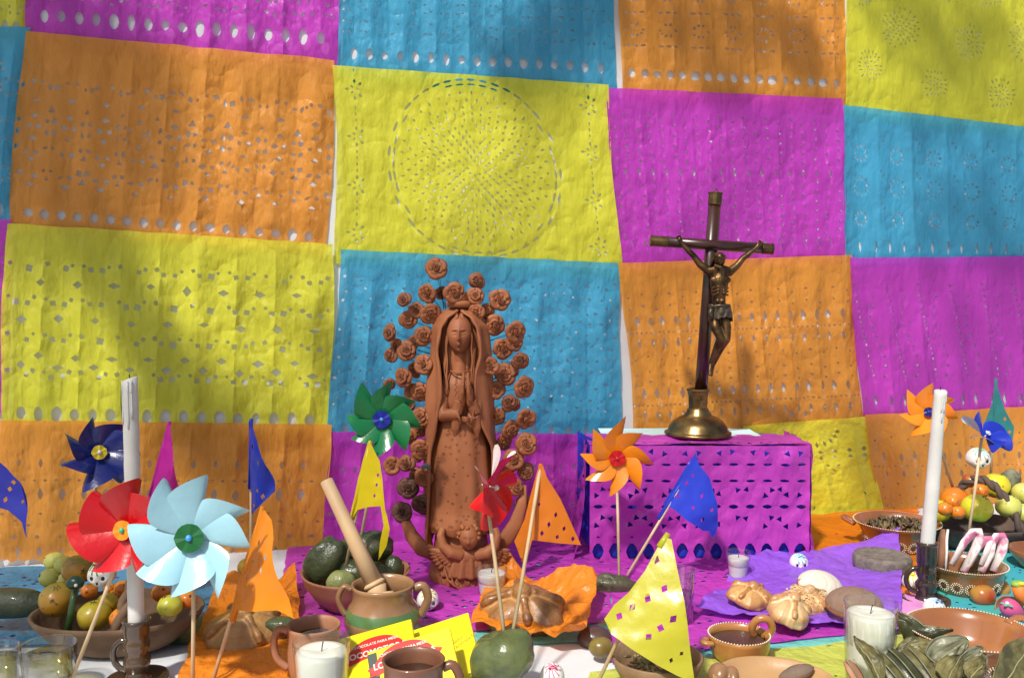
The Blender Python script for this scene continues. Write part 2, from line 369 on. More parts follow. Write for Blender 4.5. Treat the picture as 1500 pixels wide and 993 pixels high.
# ---------------------------------------------------------------- hanging papers
rnd = random.Random(3)
def pleat_fn(n, amp, seed):
    r = random.Random(seed); hs = [((-1) ** k) * amp * r.uniform(.35, 1) + r.uniform(-.2, .2) * amp for k in range(n + 2)]
    def f(u):
        x = max(0, min(.99999, u)) * n; k = int(x); t = x - k; return hs[k] * (1 - t) + hs[k + 1] * t
    return f
def hang(label, quad, m, pat, off=.008, n_pl=17, amp=.0062, seed=1, scallop=False, bow=0.0, name='tissue_paper', wr=1.0, flare=0.0, hs=1.5, ext=13, row=None):
    ybot = quad[2][1]; quad = [quad[0], quad[1], (quad[2][0] + (quad[2][0] - quad[1][0]) * .03, quad[2][1] + ext), (quad[3][0], quad[3][1] + ext)]
    if row is None: row = 0 if ybot < 240 else 1 if ybot < 410 else 2 if ybot < 650 else 3
    if row == 3: quad = [quad[0], quad[1], (quad[2][0], quad[2][1] - ext), (quad[3][0], quad[3][1] - ext)]
    kH = 1 - (ext / max(80, ybot - quad[1][1]) if row < 3 else 0)
    tl, tr, br, bl = [W(*p) for p in quad]
    Wd = ((tr - tl).length + (br - bl).length) / 2; H = ((bl - tl).length + (br - tr).length) / 2
    pf = pleat_fn(n_pl, amp, seed); pf2 = pleat_fn(n_pl, amp, seed + 50)
    def mp(x, y):
        u, v = x / Wd, y / H; px, py = bil(quad, u, v)
        px += 3.0 * math.sin(v * 5 + seed) * (abs(u - .5) * 2) ** 3 * (1 if u > .5 else -1)
        p = W(px, py + bow * math.sin(PI * max(0, min(1, u))) * v)
        ed = min(1, 5 * min(u, 1 - u) + .3)
        off_ = (.0052, .0076, .0100, .0124)[row] + (.0008 if off > .008 else 0)
        d = pf(u) * (1 - v) + pf2(u) * v + .003 * nz(p, 5, seed) * ed + (.0011 if abs(u * n_pl - round(u * n_pl)) < .02 else 0)
        a = noise.noise(Vector((p.x * 8 + p.z * 4 + seed, p.z * 4, seed * 2.0))); d += wr * .007 * (.22 - min(.22, abs(a)))
        a = noise.noise(Vector((p.x * 19 - p.z * 6 - seed, p.z * 7 + p.x * 3, seed * 1.7))); d += wr * .005 * (.2 - min(.2, abs(a)))
        tt = max(0.0, 1 - v / .16); tb = max(0.0, (v - .84) / .16); off_ += .0028 * tt * (2 - tt) - .0026 * min(1, tb * (2 - tb)) * (row < 3)
        ee = max(0.0, min(1.0, min(v, 1 - v) / .20)); ee = .08 + .92 * ee * ee * (3 - 2 * ee)
        d = off_ + max(-.0044, min(.0056, d)) * ee * (1 if wr < 1.6 else 1.2) + flare * v * v
        return p + WN * d
    r = random.Random(seed * 11)
    def edge(x, y):
        e = (nz((x * 20, y * 20, seed), 1, seed) * .002, nz((x * 25, y * 15, seed + 3), 1, seed) * .002)
        if scallop and y > H - 1e-6 and 0 < x < Wd: e = (e[0], e[1] - .004 * (1 + math.sin(x * 520)))
        return e
    holes = []
    for h in pat(Wd, H * kH, r):
        cx_ = sum(q[0] for q in h) / len(h); cy_ = sum(q[1] for q in h) / len(h); k_ = hs if max(q[0] for q in h) - min(q[0] for q in h) < .012 else 1.22
        holes.append([(cx_ + (q[0] - cx_) * k_, cy_ + (q[1] - cy_) * k_) for q in h])
    nv_ = 26
    us = [0.0] + [k / n_pl + e_ / n_pl for k in range(n_pl + 1) for e_ in ((-.045, 0, .045, .33, .67) if not scallop else (-.05, 0, .05, .2, .4, .6, .8)) if .002 < k / n_pl + e_ / n_pl < .998] + [1.0]
    b = paper(mp, Wd, H, n_pl * 4, nv_, holes, edge=edge, us=us)
    o = b.build(name, m, weld='keep', org=(tl + tr) / 2 + (bl + br) / 2 - (tl + br) / 2)
    tag(o, label, 'tissue paper'); return o
def row_ovals(o, Wd, H, v, n, a, b, r, x0=.03, pinch=0.0, j=.25):
    for k in range(n):
        o.append(oval(Wd * (x0 + (1 - 2 * x0) * (k + .5) / n), H * v + r.uniform(-1, 1) * b * j * .4, a * r.uniform(1-j, 1+j*.4), b * r.uniform(1-j, 1+j*.3), pinch=pinch))
def row_dots(o, Wd, H, v, n, a, r):
    for k in range(n): o.append(diamond(Wd * (k + .5) / n, H * v + r.uniform(-.001, .001), a * r.uniform(.7, 1.2), a * r.uniform(.5, .9)))
def chevrons(o, Wd, H, v, n, s, r, up=1, k=3, big=.005):
    for i in range(n):
        cx = Wd * (i + .5) / n; cy = H * v
        for j in range(-k, k + 1):
            if j == 0: continue
            t = abs(j) / k
            o.append(diamond(cx + j * s, cy - up * (1 - t) * s * 1.6 + r.uniform(-.001, .001), big * r.uniform(.45, .9), big * r.uniform(.4, .85), r.uniform(-.4, .4)))
        o.append(diamond(cx, cy + up * s * 1.1, big * r.uniform(.9, 1.3), big * r.uniform(.7, 1)))
def pat_magenta_top(Wd, H, r):
    o = []; row_ovals(o, Wd, H, .83, 17, .0065, .011, r, pinch=.1)
    for i, v in enumerate((.3, .42, .52, .62, .70)):
        for k in range(32): o.append(diamond(Wd * (k + .5 + .3 * (i % 2)) / 32 + r.uniform(-.004, .004), H * v + r.uniform(-.006, .006), .0036 * r.uniform(.6, 1.3), .0025, r.uniform(-.7, .7)))
    return o
def pat_orange_big(Wd, H, r):
    o = []; row_ovals(o, Wd, H, .945, 18, .0075, .0085, r, pinch=.1)
    for i in range(9):
        cx = Wd * (i + .5) / 9
        for v, d in ((.28, 1), (.46, -1), (.52, 1), (.60, -1), (.72, -1)):
            for j in (-3, -2, -1, 1, 2, 3):
                o.append(diamond(cx + j * .0085, H * v - d * (3 - abs(j)) * .005, r.uniform(.0025, .0055), r.uniform(.002, .0045), j * .4 + r.uniform(-.3, .3)))
        for v in (.35, .43, .55, .66, .80): o.append(diamond(cx, H * v + r.uniform(-.003, .003), .0055 * r.uniform(.7, 1.2), .004 * r.uniform(.6, 1.1)))
        for v in (.40, .64, .76): o.append(tri(cx + Wd / 18, H * v + r.uniform(-.003, .003), .005 * r.uniform(.7, 1.3), -PI / 2))
    return o
def pat_yellow_squares(Wd, H, r):
    o = []; row_ovals(o, Wd, H, .925, 17, .0085, .012, r, pinch=.05)
    for v in (.20, .37, .55, .73):
        for i in range(9):
            cx = Wd * (i + .5) / 9
            for j, dy in ((-2.4, -.006), (-1.1, .003), (1.1, .003), (2.4, -.006)):
                s = .0052 * r.uniform(.7, 1.15) * (1.0 if abs(j) < 2 else .7)
                c = (cx + j * .0095, H * v + dy + r.uniform(-.002, .002)); o.append(diamond(c[0], c[1], s, s, PI / 4 + j * .18))
    for v in (.28, .46, .64, .69):
        for i in range(10): o.append(diamond(Wd * (i + .0 + (.5 if v in (.46, .69) else 0)) / 9, H * v + r.uniform(-.003, .003), .0095 * r.uniform(.6, 1.1), .0068 * r.uniform(.6, 1.1)))
    return o
def pat_orange_low(Wd, H, r):
    o = []; n = 22
    row_ovals(o, Wd, H, .30, n, .003, .006, r, pinch=.5); row_dots(o, Wd, H, .42, 46, .0026, r)
    row_ovals(o, Wd, H, .52, n, .0042, .0085, r, pinch=.5); row_ovals(o, Wd, H, .93, n, .0035, .008, r, pinch=.5)
    for k in range(40): o.append(diamond(Wd * (k + .5) / 40, H * (.70 + .05 * math.sin(k * 2.1)), .003 * r.uniform(.5, 1.3), .002))
    for k in range(n): o.append(diamond(Wd * (k + .5) / n, H * .82, .004 * r.uniform(.5, 1.2), .003))
    return o
def pat_blue_top(Wd, H, r):
    o = []; row_ovals(o, Wd, H, .885, 17, .0062, .0085, r, pinch=.1)
    for i, v in enumerate((.26, .33, .40, .46, .52, .58, .64, .70, .76)):
        for k in range(17):
            cx = Wd * (k + .5) / 17
            for j in (-1, 1):
                if r.random() < .8: o.append(diamond(cx + j * .006, H * v + (i % 2) * .004 + r.uniform(-.003, .003), .0042 * r.uniform(.5, 1.1), .0017, j * .35))
    return o
def pat_doily(Wd, H, r):
    o = []; cx, cy = Wd * .5, H * .5; R = H * .475
    for rr, n, a, b in ((1.0, 44, .0085, .0022), (.945, 44, .0078, .0018)):
        for k in range(n):
            t = 2 * PI * k / n; o.append(oval(cx + R * rr * math.cos(t), cy + R * rr * math.sin(t), a, b, 6, t + PI / 2))
    for q, (rr, n) in enumerate(((.85, 40), (.77, 40), (.69, 40), (.62, 38), (.55, 36), (.485, 36), (.42, 32), (.36, 28), (.30, 24), (.245, 20), (.19, 16), (.135, 12), (.08, 8))):
        for k in range(n):
            t = 2 * PI * (k + (.5 if q % 2 else 0)) / n
            if r.random() < .93: o.append(diamond(cx + R * rr * math.cos(t), cy + R * rr * math.sin(t), .0034 * r.uniform(.6, 1.25), .0020 * r.uniform(.7, 1.1), t))
    for sx in (.075, .925):
        for v in (.12, .5 - .13, .5 + .13, .88):
            x, y = Wd * sx, H * v
            for k in range(8):
                t = PI * k / 4; o.append(diamond(x + .008 * math.cos(t), y + .008 * math.sin(t), .003, .0016, t)); o.append(diamond(x + .017 * math.cos(t), y + .017 * math.sin(t), .0036, .0022, t))
        for k in range(30): o.append(diamond(Wd * sx, H * (k + .5) / 30, .0013, .003))
    return o
def pat_blue_small(Wd, H, r):
    o = []; row_ovals(o, Wd, H, .955, 16, .005, .008, r, pinch=.2)
    for i, v in enumerate((.14, .21, .28, .35, .42, .49, .56, .63, .70, .77, .84)):
        for k in range(30): o.append(diamond(Wd * (k + .5 + .4 * (i % 2)) / 30 + r.uniform(-.003, .003), H * v + r.uniform(-.008, .008), .0034 * r.uniform(.5, 1.2), .0023, r.uniform(-.6, .6)))
    return o
def pat_magenta_low(Wd, H, r):
    o = []; row_ovals(o, Wd, H, .33, 20, .003, .0045, r, pinch=.4); row_dots(o, Wd, H, .45, 40, .002, r)
    for k in range(24): o.append(diamond(Wd * (k + .5) / 24, H * .7, .005 * r.uniform(.5, 1.2), .003, r.uniform(-.5, .5)))
    return o
def pat_orange_top(Wd, H, r):
    o = []; row_ovals(o, Wd, H, .90, 17, .0085, .0082, r, pinch=.0, x0=.02)
    for i in range(7):
        cx = Wd * (i + .5) / 7
        for v in (.32, .50, .68):
            for k in range(10):
                t = 2 * PI * k / 10; o.append(diamond(cx + .018 * math.cos(t), H * v + .013 * math.sin(t), .0036 * r.uniform(.5, 1.1), .0022, t + .6))
        for v in (.41, .59, .76):
            for j in (-1, 0, 1): o.append(oval(cx + j * .017, H * v, .0042, .0018, 6))
    return o
def pat_magenta_mid(Wd, H, r):
    o = []; row_ovals(o, Wd, H, .47, 16, .0028, .006, r, pinch=.4); row_ovals(o, Wd, H, .88, 16, .0025, .005, r, pinch=.4)
    for i, v in enumerate((.16, .22, .28, .34, .40, .54, .60, .66, .72, .78, .83)):
        for k in range(20): o.append(diamond(Wd * (k + .5) / 20 + r.uniform(-.003, .003), H * v + .005 * (-1) ** k, .0034 * r.uniform(.5, 1.1), .0024, r.uniform(-.6, .6)))
    return o
def pat_orange_lens(Wd, H, r):
    o = []
    for v in (.42, .85):
        row_ovals(o, Wd, H, v - .07, 17, .0042, .0088, r, pinch=.5); row_dots(o, Wd, H, v, 50, .0026, r); row_ovals(o, Wd, H, v + .06, 17, .0033, .0072, r, pinch=.5)
    for v in (.2, .27, .57, .66, .72):
        for k in range(17): o.append(diamond(Wd * (k + .5) / 17, H * v + .004 * (-1) ** k, .0035 * r.uniform(.4, 1.1), .0022, r.uniform(-.4, .4)))
    row_ovals(o, Wd, H, .945, 15, .004, .005, r, pinch=.2)
    return o
def pat_few(Wd, H, r):
    o = []
    for k in range(9):
        t = PI * (k + .5) / 9; o.append(diamond(Wd * .55 + .06 * math.cos(t), H * .1 + .035 * math.sin(t), .005, .003, t))
    for v in (.3, .36): row_dots(o, Wd, H, v, 8, .005, r)
    for k in range(10): o.append(diamond(Wd * r.uniform(.1, .9), H * r.uniform(.4, .9), .005, .0015, r.uniform(-1, 1)))
    return o
def pat_stars(Wd, H, r):
    o = []
    for (u, v, R) in ((.08, .78, .035), (.19, .60, .05), (.30, .84, .035), (.43, .64, .04), (.53, .86, .035), (.22, .36, .035), (.36, .40, .035), (.50, .42, .035), (.62, .62, .05), (.75, .85, .035), (.06, .45, .03), (.7, .4, .035), (.85, .6, .05)):
        for q, (rr, n) in enumerate(((.16, 6), (.36, 10), (.58, 14), (.80, 18), (1, 20))):
            for k in range(n):
                t = 2 * PI * (k + .5 * (q % 2)) / n; o.append(diamond(Wd * u + R * rr * math.cos(t), H * v + R * rr * math.sin(t), .0045 * (.5 + .5 * rr) * r.uniform(.6, 1.1), .0014, t + (.5 if q % 2 else 0)))
    return o
def pat_dot_rings(Wd, H, r):
    o = []; row_ovals(o, Wd, H, .93, 19, .003, .010, r, pinch=.6)
    for i in range(8):
        for v, R in ((.30, .016), (.52, .018), (.74, .014)):
            for k in range(9):
                t = 2 * PI * k / 9; o.append(oval(Wd * (i + .5) / 8 + R * math.cos(t), H * (v - .0) + R * math.sin(t), .0028 * r.uniform(.6, 1), .0022, 6))
        for v in (.18, .42, .64): o.append(oval(Wd * (i + .02) / 8, H * v, .003, .002, 6)); o.append(oval(Wd * (i + .12) / 8, H * (v + .03), .0025, .002, 6))
    return o
def pat_dot_swirl(Wd, H, r):
    o = []; row_ovals(o, Wd, H, .90, 18, .0042, .0105, r, pinch=.5)
    for i in range(9):
        for k in range(18):
            a = k / 18; o.append(oval(Wd * (i + .1) / 9 + .045 * a + r.uniform(-.002, .002), H * (.18 + .60 * a) + r.uniform(-.003, .003), .0030 * r.uniform(.5, 1.2), .0026 * r.uniform(.7, 1.1), 6))
            if k % 2: o.append(oval(Wd * (i + .75) / 9 - .016 * math.sin(a * 6), H * (.22 + .56 * a), .0030 * r.uniform(.6, 1.1), .0026, 6))
    return o
hang('yellow tissue paper in the top left corner', [(-260,-120),(46,-120),(46,53),(-260,20)], M_YEL, pat_blue_small, .010, seed=1, row=0)
hang('blue tissue paper at the left edge, beside the big orange sheet', [(-260,32),(44,44),(16,330),(-260,315)], M_BLU, pat_dot_rings, .006, seed=2, row=1)
hang('magenta tissue paper at the left edge, beside the shaded yellow sheet', [(-260,322),(20,322),(2,590),(-260,600)], M_MAG, pat_magenta_mid, .010, seed=3, row=2)
hang('magenta tissue paper with a row of oval holes, left of the top blue sheet', [(43,-150),(496,-150),(493,103),(42,57)], M_MAG, pat_magenta_top, .012, seed=4, row=0)
hang('big orange tissue paper below the top magenta sheet, half in shade', [(38,48),(492,90),(477,364),(14,326)], M_ORA, pat_orange_big, .006, seed=5, row=1)
hang('yellow tissue paper with square and diamond holes behind the left candle', [(14,328),(488,358),(482,636),(2,628)], M_YEL, pat_yellow_squares, .011, seed=6, row=2)
hang('orange tissue paper with a scalloped hem low on the left, behind the pinwheels', [(-260,610),(484,620),(474,818),(-260,822)], M_ORA, pat_orange_low, .006, n_pl=22, seed=7, scallop=True, row=3)
hang('blue tissue paper at the top, above the round doily pattern', [(494,-150),(898,-150),(903,136),(494,107)], M_BLU, pat_blue_top, .011, seed=8, row=0)
hang('yellow tissue paper with a large round doily pattern', [(488,98),(888,126),(909,397),(493,373)], M_YEL, pat_doily, .006, n_pl=6, amp=.0015, seed=9, wr=1.5, row=1)
hang('blue tissue paper behind the terracotta statue', [(497,366),(909,386),(905,642),(480,641)], M_BLU, pat_blue_small, .010, seed=10, row=2)
hang('magenta tissue paper low behind the terracotta statue', [(482,630),(880,634),(874,780),(474,805)], M_MAG, pat_magenta_low, .006, seed=11, flare=.01, row=2)
hang('orange tissue paper with a row of large round holes at the top', [(903,-150),(1227,-150),(1241,155),(908,135)], M_ORA, pat_orange_top, .010, seed=12, row=0)
hang('magenta tissue paper behind the top of the crucifix', [(887,130),(1229,146),(1238,380),(906,390)], M_MAG, pat_magenta_mid, .006, seed=13, n_pl=14, amp=.003, row=1)
hang('orange tissue paper behind the foot of the crucifix', [(905,386),(1240,374),(1264,614),(925,632)], M_ORA, pat_orange_lens, .011, seed=14, row=2)
hang('bright yellow tissue paper right of the magenta covered box', [(1085,622),(1266,608),(1288,764),(1120,772)], mat('sunny yellow tissue', (.86,.78,.05), .4, nscale=9, bump=1.2, bscale=42, bdist=.006, crumple=.7, alpha_transl=.2, transp=.08), pat_few, .008, n_pl=7, amp=.003, seed=15, wr=2.2, flare=.01, row=3)
hang('yellow tissue paper with star bursts in the top right corner', [(1229,-150),(1660,-150),(1660,208),(1240,162)], M_YEL, pat_stars, .011, n_pl=7, seed=16, wr=2, row=0)
hang('blue tissue paper with rings of dots, under the star burst sheet', [(1228,155),(1660,206),(1660,382),(1238,380)], M_BLU, pat_dot_rings, .006, seed=17, row=1)
hang('magenta tissue paper with slanting lines of dots, far right', [(1238,378),(1660,374),(1660,602),(1260,610)], M_MAG, pat_dot_swirl, .011, seed=18, row=2)
hang('orange tissue paper low on the right, behind the fruit bowl', [(1262,606),(1660,586),(1660,800),(1288,786)], M_ORA, pat_orange_lens, .006, seed=19, row=3)
# ---------------------------------------------------------------- papers lying on the table
def lay(label, quad, m, pat, z=.004, seed=1, wave=.003, nu=40, nv=20, name='table_paper', liftfn=None, edge=None, crisp=0.0, cat='tissue paper', lim=.0):
    tl, tr, br, bl = [T(*p) for p in quad]
    Wd = ((tr - tl).length + (br - bl).length) / 2; H = ((bl - tl).length + (br - tr).length) / 2
    def mp(x, y):
        u, v = x / Wd, y / H
        p = tl * (1-u) * (1-v) + tr * u * (1-v) + br * u * v + bl * (1-u) * v
        d = wave * abs(nz(p, 9, seed)) * 2
        if crisp:
            for s, k in ((14, 1), (31, .5), (60, .22)):
                a = noise.noise(Vector((p.x * s + seed, p.y * s, seed * 3.1))); d += crisp * k * (.5 - min(.5, abs(a) * 1.6)) * 2
        p = p + Vector((0, 0, z + d))
        if liftfn: p = liftfn(u, v, p)
        return p
    r = random.Random(seed * 13)
    b = paper(mp, Wd, H, nu, nv, pat(Wd, H, r) if pat else [], edge=edge or (lambda x, y: (nz((x*22, y*22, seed), 1, 2) * .006, nz((x*22, y*22, seed), 1, 9) * .006)))
    o = b.build(name, m, weld='keep', org=(tl + br) / 2); tag(o, label, cat); return o
def pat_confetti(n, a):
    def f(Wd, H, r):
        o = []
        for k in range(n): o.append(diamond(r.uniform(0, Wd), r.uniform(0, H), a * r.uniform(.6, 1.3), a * r.uniform(.5, .9), r.uniform(-.4, .4)))
        return o
    return f
lay('plain magenta tissue paper peeping through the holes of the blue one at the left', [(-80,838),(300,838),(330,925),(-160,930)], M_MAGT, None, .001, 31, .0005)
lay('blue tissue paper with cut-outs on the table at the left', [(-90,834),(312,834),(322,932),(-170,960)], M_BLUT, pat_confetti(150, .007), .0035, 32, .002)
lay('plain turquoise tissue paper peeping through the magenta one around the statue', [(425,807),(900,780),(896,940),(395,950)], M_TUR, None, .001, 33, .0005)
lay('magenta tissue paper with cut-outs on the table around the statue', [(420,805),(905,776),(892,915),(400,945)], M_MAGT, pat_confetti(330, .0068), .0035, 34, .0035)
lay('plain turquoise tissue paper peeping through the magenta one at the box foot', [(900,780),(1330,752),(1335,935),(899,978)], M_TUR, None, .001, 35, .0004)
lay('magenta tissue paper with cut-outs on the table in front of the box', [(898,778),(1330,750),(1330,922),(894,972)], M_MAGT, pat_confetti(330, .0068), .0036, 36, .003)
lay('lime green tissue paper on the table at the front right', [(862,990),(1345,932),(1480,1110),(840,1110)], M_LIM, pat_confetti(30, .004), .0062, 37, .002)
lay('orange tissue paper on the table right of the box', [(1186,758),(1345,748),(1350,880),(1186,872)], M_YOR, pat_confetti(30, .004), .0064, 38, .004)
lay('plain yellow tissue paper peeping through the blue one at the right', [(1318,835),(1600,760),(1640,985),(1310,985)], mat('green yellow tissue', (.75,.72,.08), .5), None, .001, 39, .0005)
lay('blue tissue paper with star cut-outs on the table at the right', [(1325,815),(1600,760),(1640,975),(1322,960)], mat('table sky tissue', (.05,.36,.48), .5, col2=(.05,.4,.3), nscale=10), pat_confetti(240, .0055), .0038, 40, .002)
lay('small dark green tissue paper by the left fruit bowl', [(225,925),(330,900),(330,935),(240,952)], mat('dark green tissue', (.02,.16,.08), .5), None, .005, 41, .002)
lay('pale pink tissue paper under the right end of the violet one', [(1300,868),(1345,868),(1365,915),(1310,925)], mat('pink tissue', (.75,.30,.62), .5), None, .009, 42, .002)
# ---------------------------------------------------------------- magenta covered box
BX0, BX1, BY0, BH = .150, .574, 1.70, .228
bo = thing('covered_box', 'box wrapped in magenta cut tissue over blue paper, crucifix on top', 'box', (.36, 1.79, 0), world_built=True)
BM = Matrix.Rotation(math.radians(1.5), 4, 'Z')
c = MB(); c.box((BX0+.006, BY0+.006, .004), (BX1-.006, BY0+.185, BH-.006)); c.build('blue_lining', M_DBL, bo, smooth=False, bevel=.006)
def pat_box(Wd, H, r):
    o = []
    def R(v, n, f): 
        for k in range(n): o.extend(f(Wd * (k + .5) / n, H * v, k))
    R(.905, 13, lambda x, y, k: [oval(x, y, .0115, .0165, 10, 0, .25)])
    for v in (.16, .30, .52): R(v, 13, lambda x, y, k: [oval(x, y, .0095, .0028 if v < .4 else .0042, 8, 0, .2)])
    for v in (.06, .38, .42, .62, .68): R(v, 13, lambda x, y, k: [tri(x + (.008 if v in (.38, .62) else -.004) * (-1) ** k, y + r.uniform(-.002, .002), .0068, PI * (k % 2) + r.uniform(-.3, .3))])
    R(.78, 13, lambda x, y, k: [diamond(x, y, .004, .002)] if k < 3 else [])
    return o
def box_side(x0, y0, x1, y1, seed, nx, pat, flare=0.0):
    a = Vector((x0, y0, 0)); b = Vector((x1, y1, 0)); d = (b - a); L = d.length; d.normalize(); n = Vector((d.y, -d.x, 0))
    pf = pleat_fn(12, .0018, seed)
    def mp(x, y):
        p = a + d * x; p.z = BH - y
        wv = abs(noise.noise(Vector((x * 22 + seed, y * 18 + x * 8, seed)))) * .011
        e = .001 + .004 * max(0, 1 - (H_ - y) / .05) * (.5 + nz((x * 30, 0, seed), 1, 1))
        return p + n * (.0035 + pf(x / L) * (y / H_) + wv + e + flare * (y / H_) ** 2)
    H_ = BH - .001
    return paper(mp, L, H_, nx, 22, pat(L, H_, random.Random(seed)))
box_side(BX0, BY0, BX1, BY0, 5, 39, pat_box).build('front_paper', M_MAGT, bo, weld='keep')
box_side(BX0, BY0 + .19, BX0, BY0, 6, 16, lambda Wd, H, r: [h for h in pat_box(Wd * 2.3, H, r)], flare=.02).build('side_paper', M_MAGT, bo, weld='keep')
box_side(BX1, BY0, BX1, BY0 + .19, 7, 16, lambda Wd, H, r: [], flare=0).build('side_paper', M_MAGT, bo, weld='keep')
def boxtop(x, y):
    p = Vector((BX0 - .001 + x, BY0 - .0045 + y, BH + .0005))
    p.z += .007 * abs(nz(p, 14, 2)) + .002 * abs(nz(p, 34, 4))
    return p
tp = paper(boxtop, BX1 - BX0 + .002, .12, 40, 12, [tri(random.uniform(.02, .42), random.uniform(.008, .03), .006, random.uniform(0, 6)) for k in range(24)])
tp.build('top_paper', M_MAGT, bo, weld='keep')
tp = paper(lambda x, y: Vector((BX0 + .035 + x, BY0 + .10 + y, BH + .0015 + .003 * abs(nz((x, y, 0), 16, 7)))), BX1 - BX0 - .10, .10, 30, 8, [])
tp.build('pale_top_paper', mat('pale aqua tissue', (.55,.76,.76), .6, nscale=9, bump=1, bscale=60), bo, weld='keep')
# blue flap hanging at the left of the box
fl = MB(); 
def flap(u, v):
    a = P(846, 632, 1.80).lerp(P(868, 642, 1.74), u); b = P(846, 775, 1.79).lerp(P(862, 800, 1.72), u)
    p = a.lerp(b, v); p.y += .006 * math.sin(u * 6 + v * 2) ; return p
fl.grid(flap, 8, 14); fl.build('blue_flap', M_DBL, bo, weld='keep')

# ================================================================ unseen tree added to dapple the light, leaf clumps set per shadow spot
tr = thing('added_shade_tree', 'leafy tree added outside the picture to dapple the papers with shade', 'tree', (-2.6, -.9, -.78))
TO = Vector((-2.6, -.9, -.78)); rr = random.Random(12)
SHADES = [ # px, py, radius px, leaves, distance, on the wall?
 (60,120,120,270,1.15,1),(150,95,90,170,1.15,1),(20,260,80,80,1.2,1),(100,270,60,45,1.25,1),(-40,60,110,80,1.1,1),
 (150,370,38,130,1.1,1),(180,430,36,130,1.15,1),(215,490,36,130,1.2,1),(250,550,38,130,1.25,1),(285,610,42,120,1.3,1),(330,660,50,70,1.4,1),(400,720,90,110,1.5,1),(300,760,80,40,1.5,1),
 (890,0,26,75,.85,1),(855,30,26,75,.85,1),(820,60,25,70,.85,1),(785,90,24,65,.88,1),(750,120,24,55,.9,1),
 (1040,80,45,65,.9,1),(1100,30,35,50,.9,1),(1180,90,28,45,.9,1),(960,30,45,40,1.1,1),(1320,25,55,80,1.0,1),(1390,55,45,60,1.0,1),(1460,95,45,60,1.0,1),
 (1430,270,80,80,1.15,1),(1450,450,85,110,1.25,1),(1290,700,45,85,1.5,1),(1400,640,60,40,1.4,1),(500,560,40,30,1.3,1)]
lf = MB(); ends = []
EU = SUN.cross(Vector((0,0,1))).normalized(); EV = SUN.cross(EU).normalized()
for (px, py, rad, n_, dist, wall_) in SHADES:
    q = W(px, py) if wall_ else T(px, py); c = q - SUN * dist; R = rad * q.y / F; ends.append(c)
    for k in range(int(n_ * 1.9)):
        a = rr.uniform(0, 2 * PI); d = R * rr.random() ** .5 * 1.08; p = c + EU * math.cos(a) * d + EV * math.sin(a) * d + SUN * rr.uniform(-.12, .12)
        ax_ = Vector((rr.uniform(-1, 1), rr.uniform(-1, 1), rr.uniform(-.6, .6))).normalized(); u_ = ax_ * rr.uniform(.016, .028); w_ = ax_.cross(Vector((rr.uniform(-1, 1), rr.uniform(-1, 1), rr.uniform(.3, 1)))).normalized() * rr.uniform(.007, .012)
        lf.add([p - u_, p + w_, p + u_, p - w_], [(0, 1, 2, 3)])
o = lf.build('crown', mat('tree leaves', (.05,.10,.025), .5, alpha_transl=.2), tr, org=TO, weld=False, smooth=False); ORG[tr.name] = TO; o['kind'] = 'stuff'
tk = MB(); tk.tube([TO, TO + Vector((.1, .1, 1.2)), TO + Vector((.25, .3, 2.6))], [.14, .11, .08], 12); tk.build('trunk', mat('bark', (.12,.09,.06), .9, bump=2, bscale=60), tr)
fork = TO + Vector((.25, .3, 2.6))
for k in (0, 7, 14, 20, 25, 28):
    m = MB(); e = ends[k] + Vector((0, -.05, .06)); mid = fork.lerp(e, .5) + Vector((0, -.15, .25)); m.tube([fork, mid, e], [.035, .02, .006], 8); m.build('limb', MATS['bark'], tr)
# ================================================================ terracotta statue
def face_fn(r):
    """displacement that gives an ellipsoid a calm face looking to -y"""
    def f(d, p):
        fx, fz = d.x, d.z
        if d.y < 0:
            def gs(x, z, sx, sz): return math.exp(-((fx - x) / sx) ** 2 - ((fz - z) / sz) ** 2)
            k = 0; 
            k += .17 * gs(0, -.06, .10, .30) + .12 * gs(0, -.22, .13, .10)          # nose
            k -= .10 * (gs(.30, .10, .20, .13) + gs(-.30, .10, .20, .13))         # sockets
            k += .07 * (gs(.30, .06, .13, .07) + gs(-.30, .06, .13, .07))         # closed lids
            k -= .05 * (gs(.30, -.02, .15, .03) + gs(-.30, -.02, .15, .03))
            k += .05 * (gs(.30, .26, .20, .05) + gs(-.30, .26, .20, .05))         # brows
            k += .08 * gs(0, -.47, .17, .05) + .08 * gs(0, -.57, .14, .05) - .06 * gs(0, -.52, .16, .02) - .04 * gs(0, -.66, .18, .05)
            k += .07 * gs(0, -.82, .2, .14)
            p = p + Vector((0, -k * r * 1.7, 0))
        return Vector((p.x * (1 - .18 * max(0, -d.z)), p.y, p.z))
    return f
SD = 1.60; SS = SD / F
SB = T(674, 855); SB = Vector((SB.x, SD, 0))
def sz(py): return (P(672, py, SD).z)
def sx(px): return (px - 674) * SS
st = thing('virgin_statue', 'terracotta praying virgin statue ringed by clay roses on wires', 'statue', SB)
PR = [  # py, half width x, depth, opening half angle (deg, from the front), x shift
    (452, 14, 12, 4, 0), (456, 24, 20, 10, 0), (464, 33, 28, 28, 0), (478, 40, 33, 36, 0), (500, 42, 35, 38, 0), (520, 43, 36, 38, 0), (545, 45, 38, 32, -1), (580, 48, 40, 29, -1),
    (610, 49, 41, 36, -1), (650, 51, 42, 52, 0), (700, 53, 43, 55, 1), (740, 52, 43, 58, 1), (768, 48, 40, 62, 0), (785, 44, 38, 70, 0)]
def interp(tab, t):
    x = t * (len(tab) - 1); i = min(len(tab) - 2, int(x)); f = x - i
    return [tab[i][k] * (1 - f) + tab[i + 1][k] * f for k in range(len(tab[0]))]
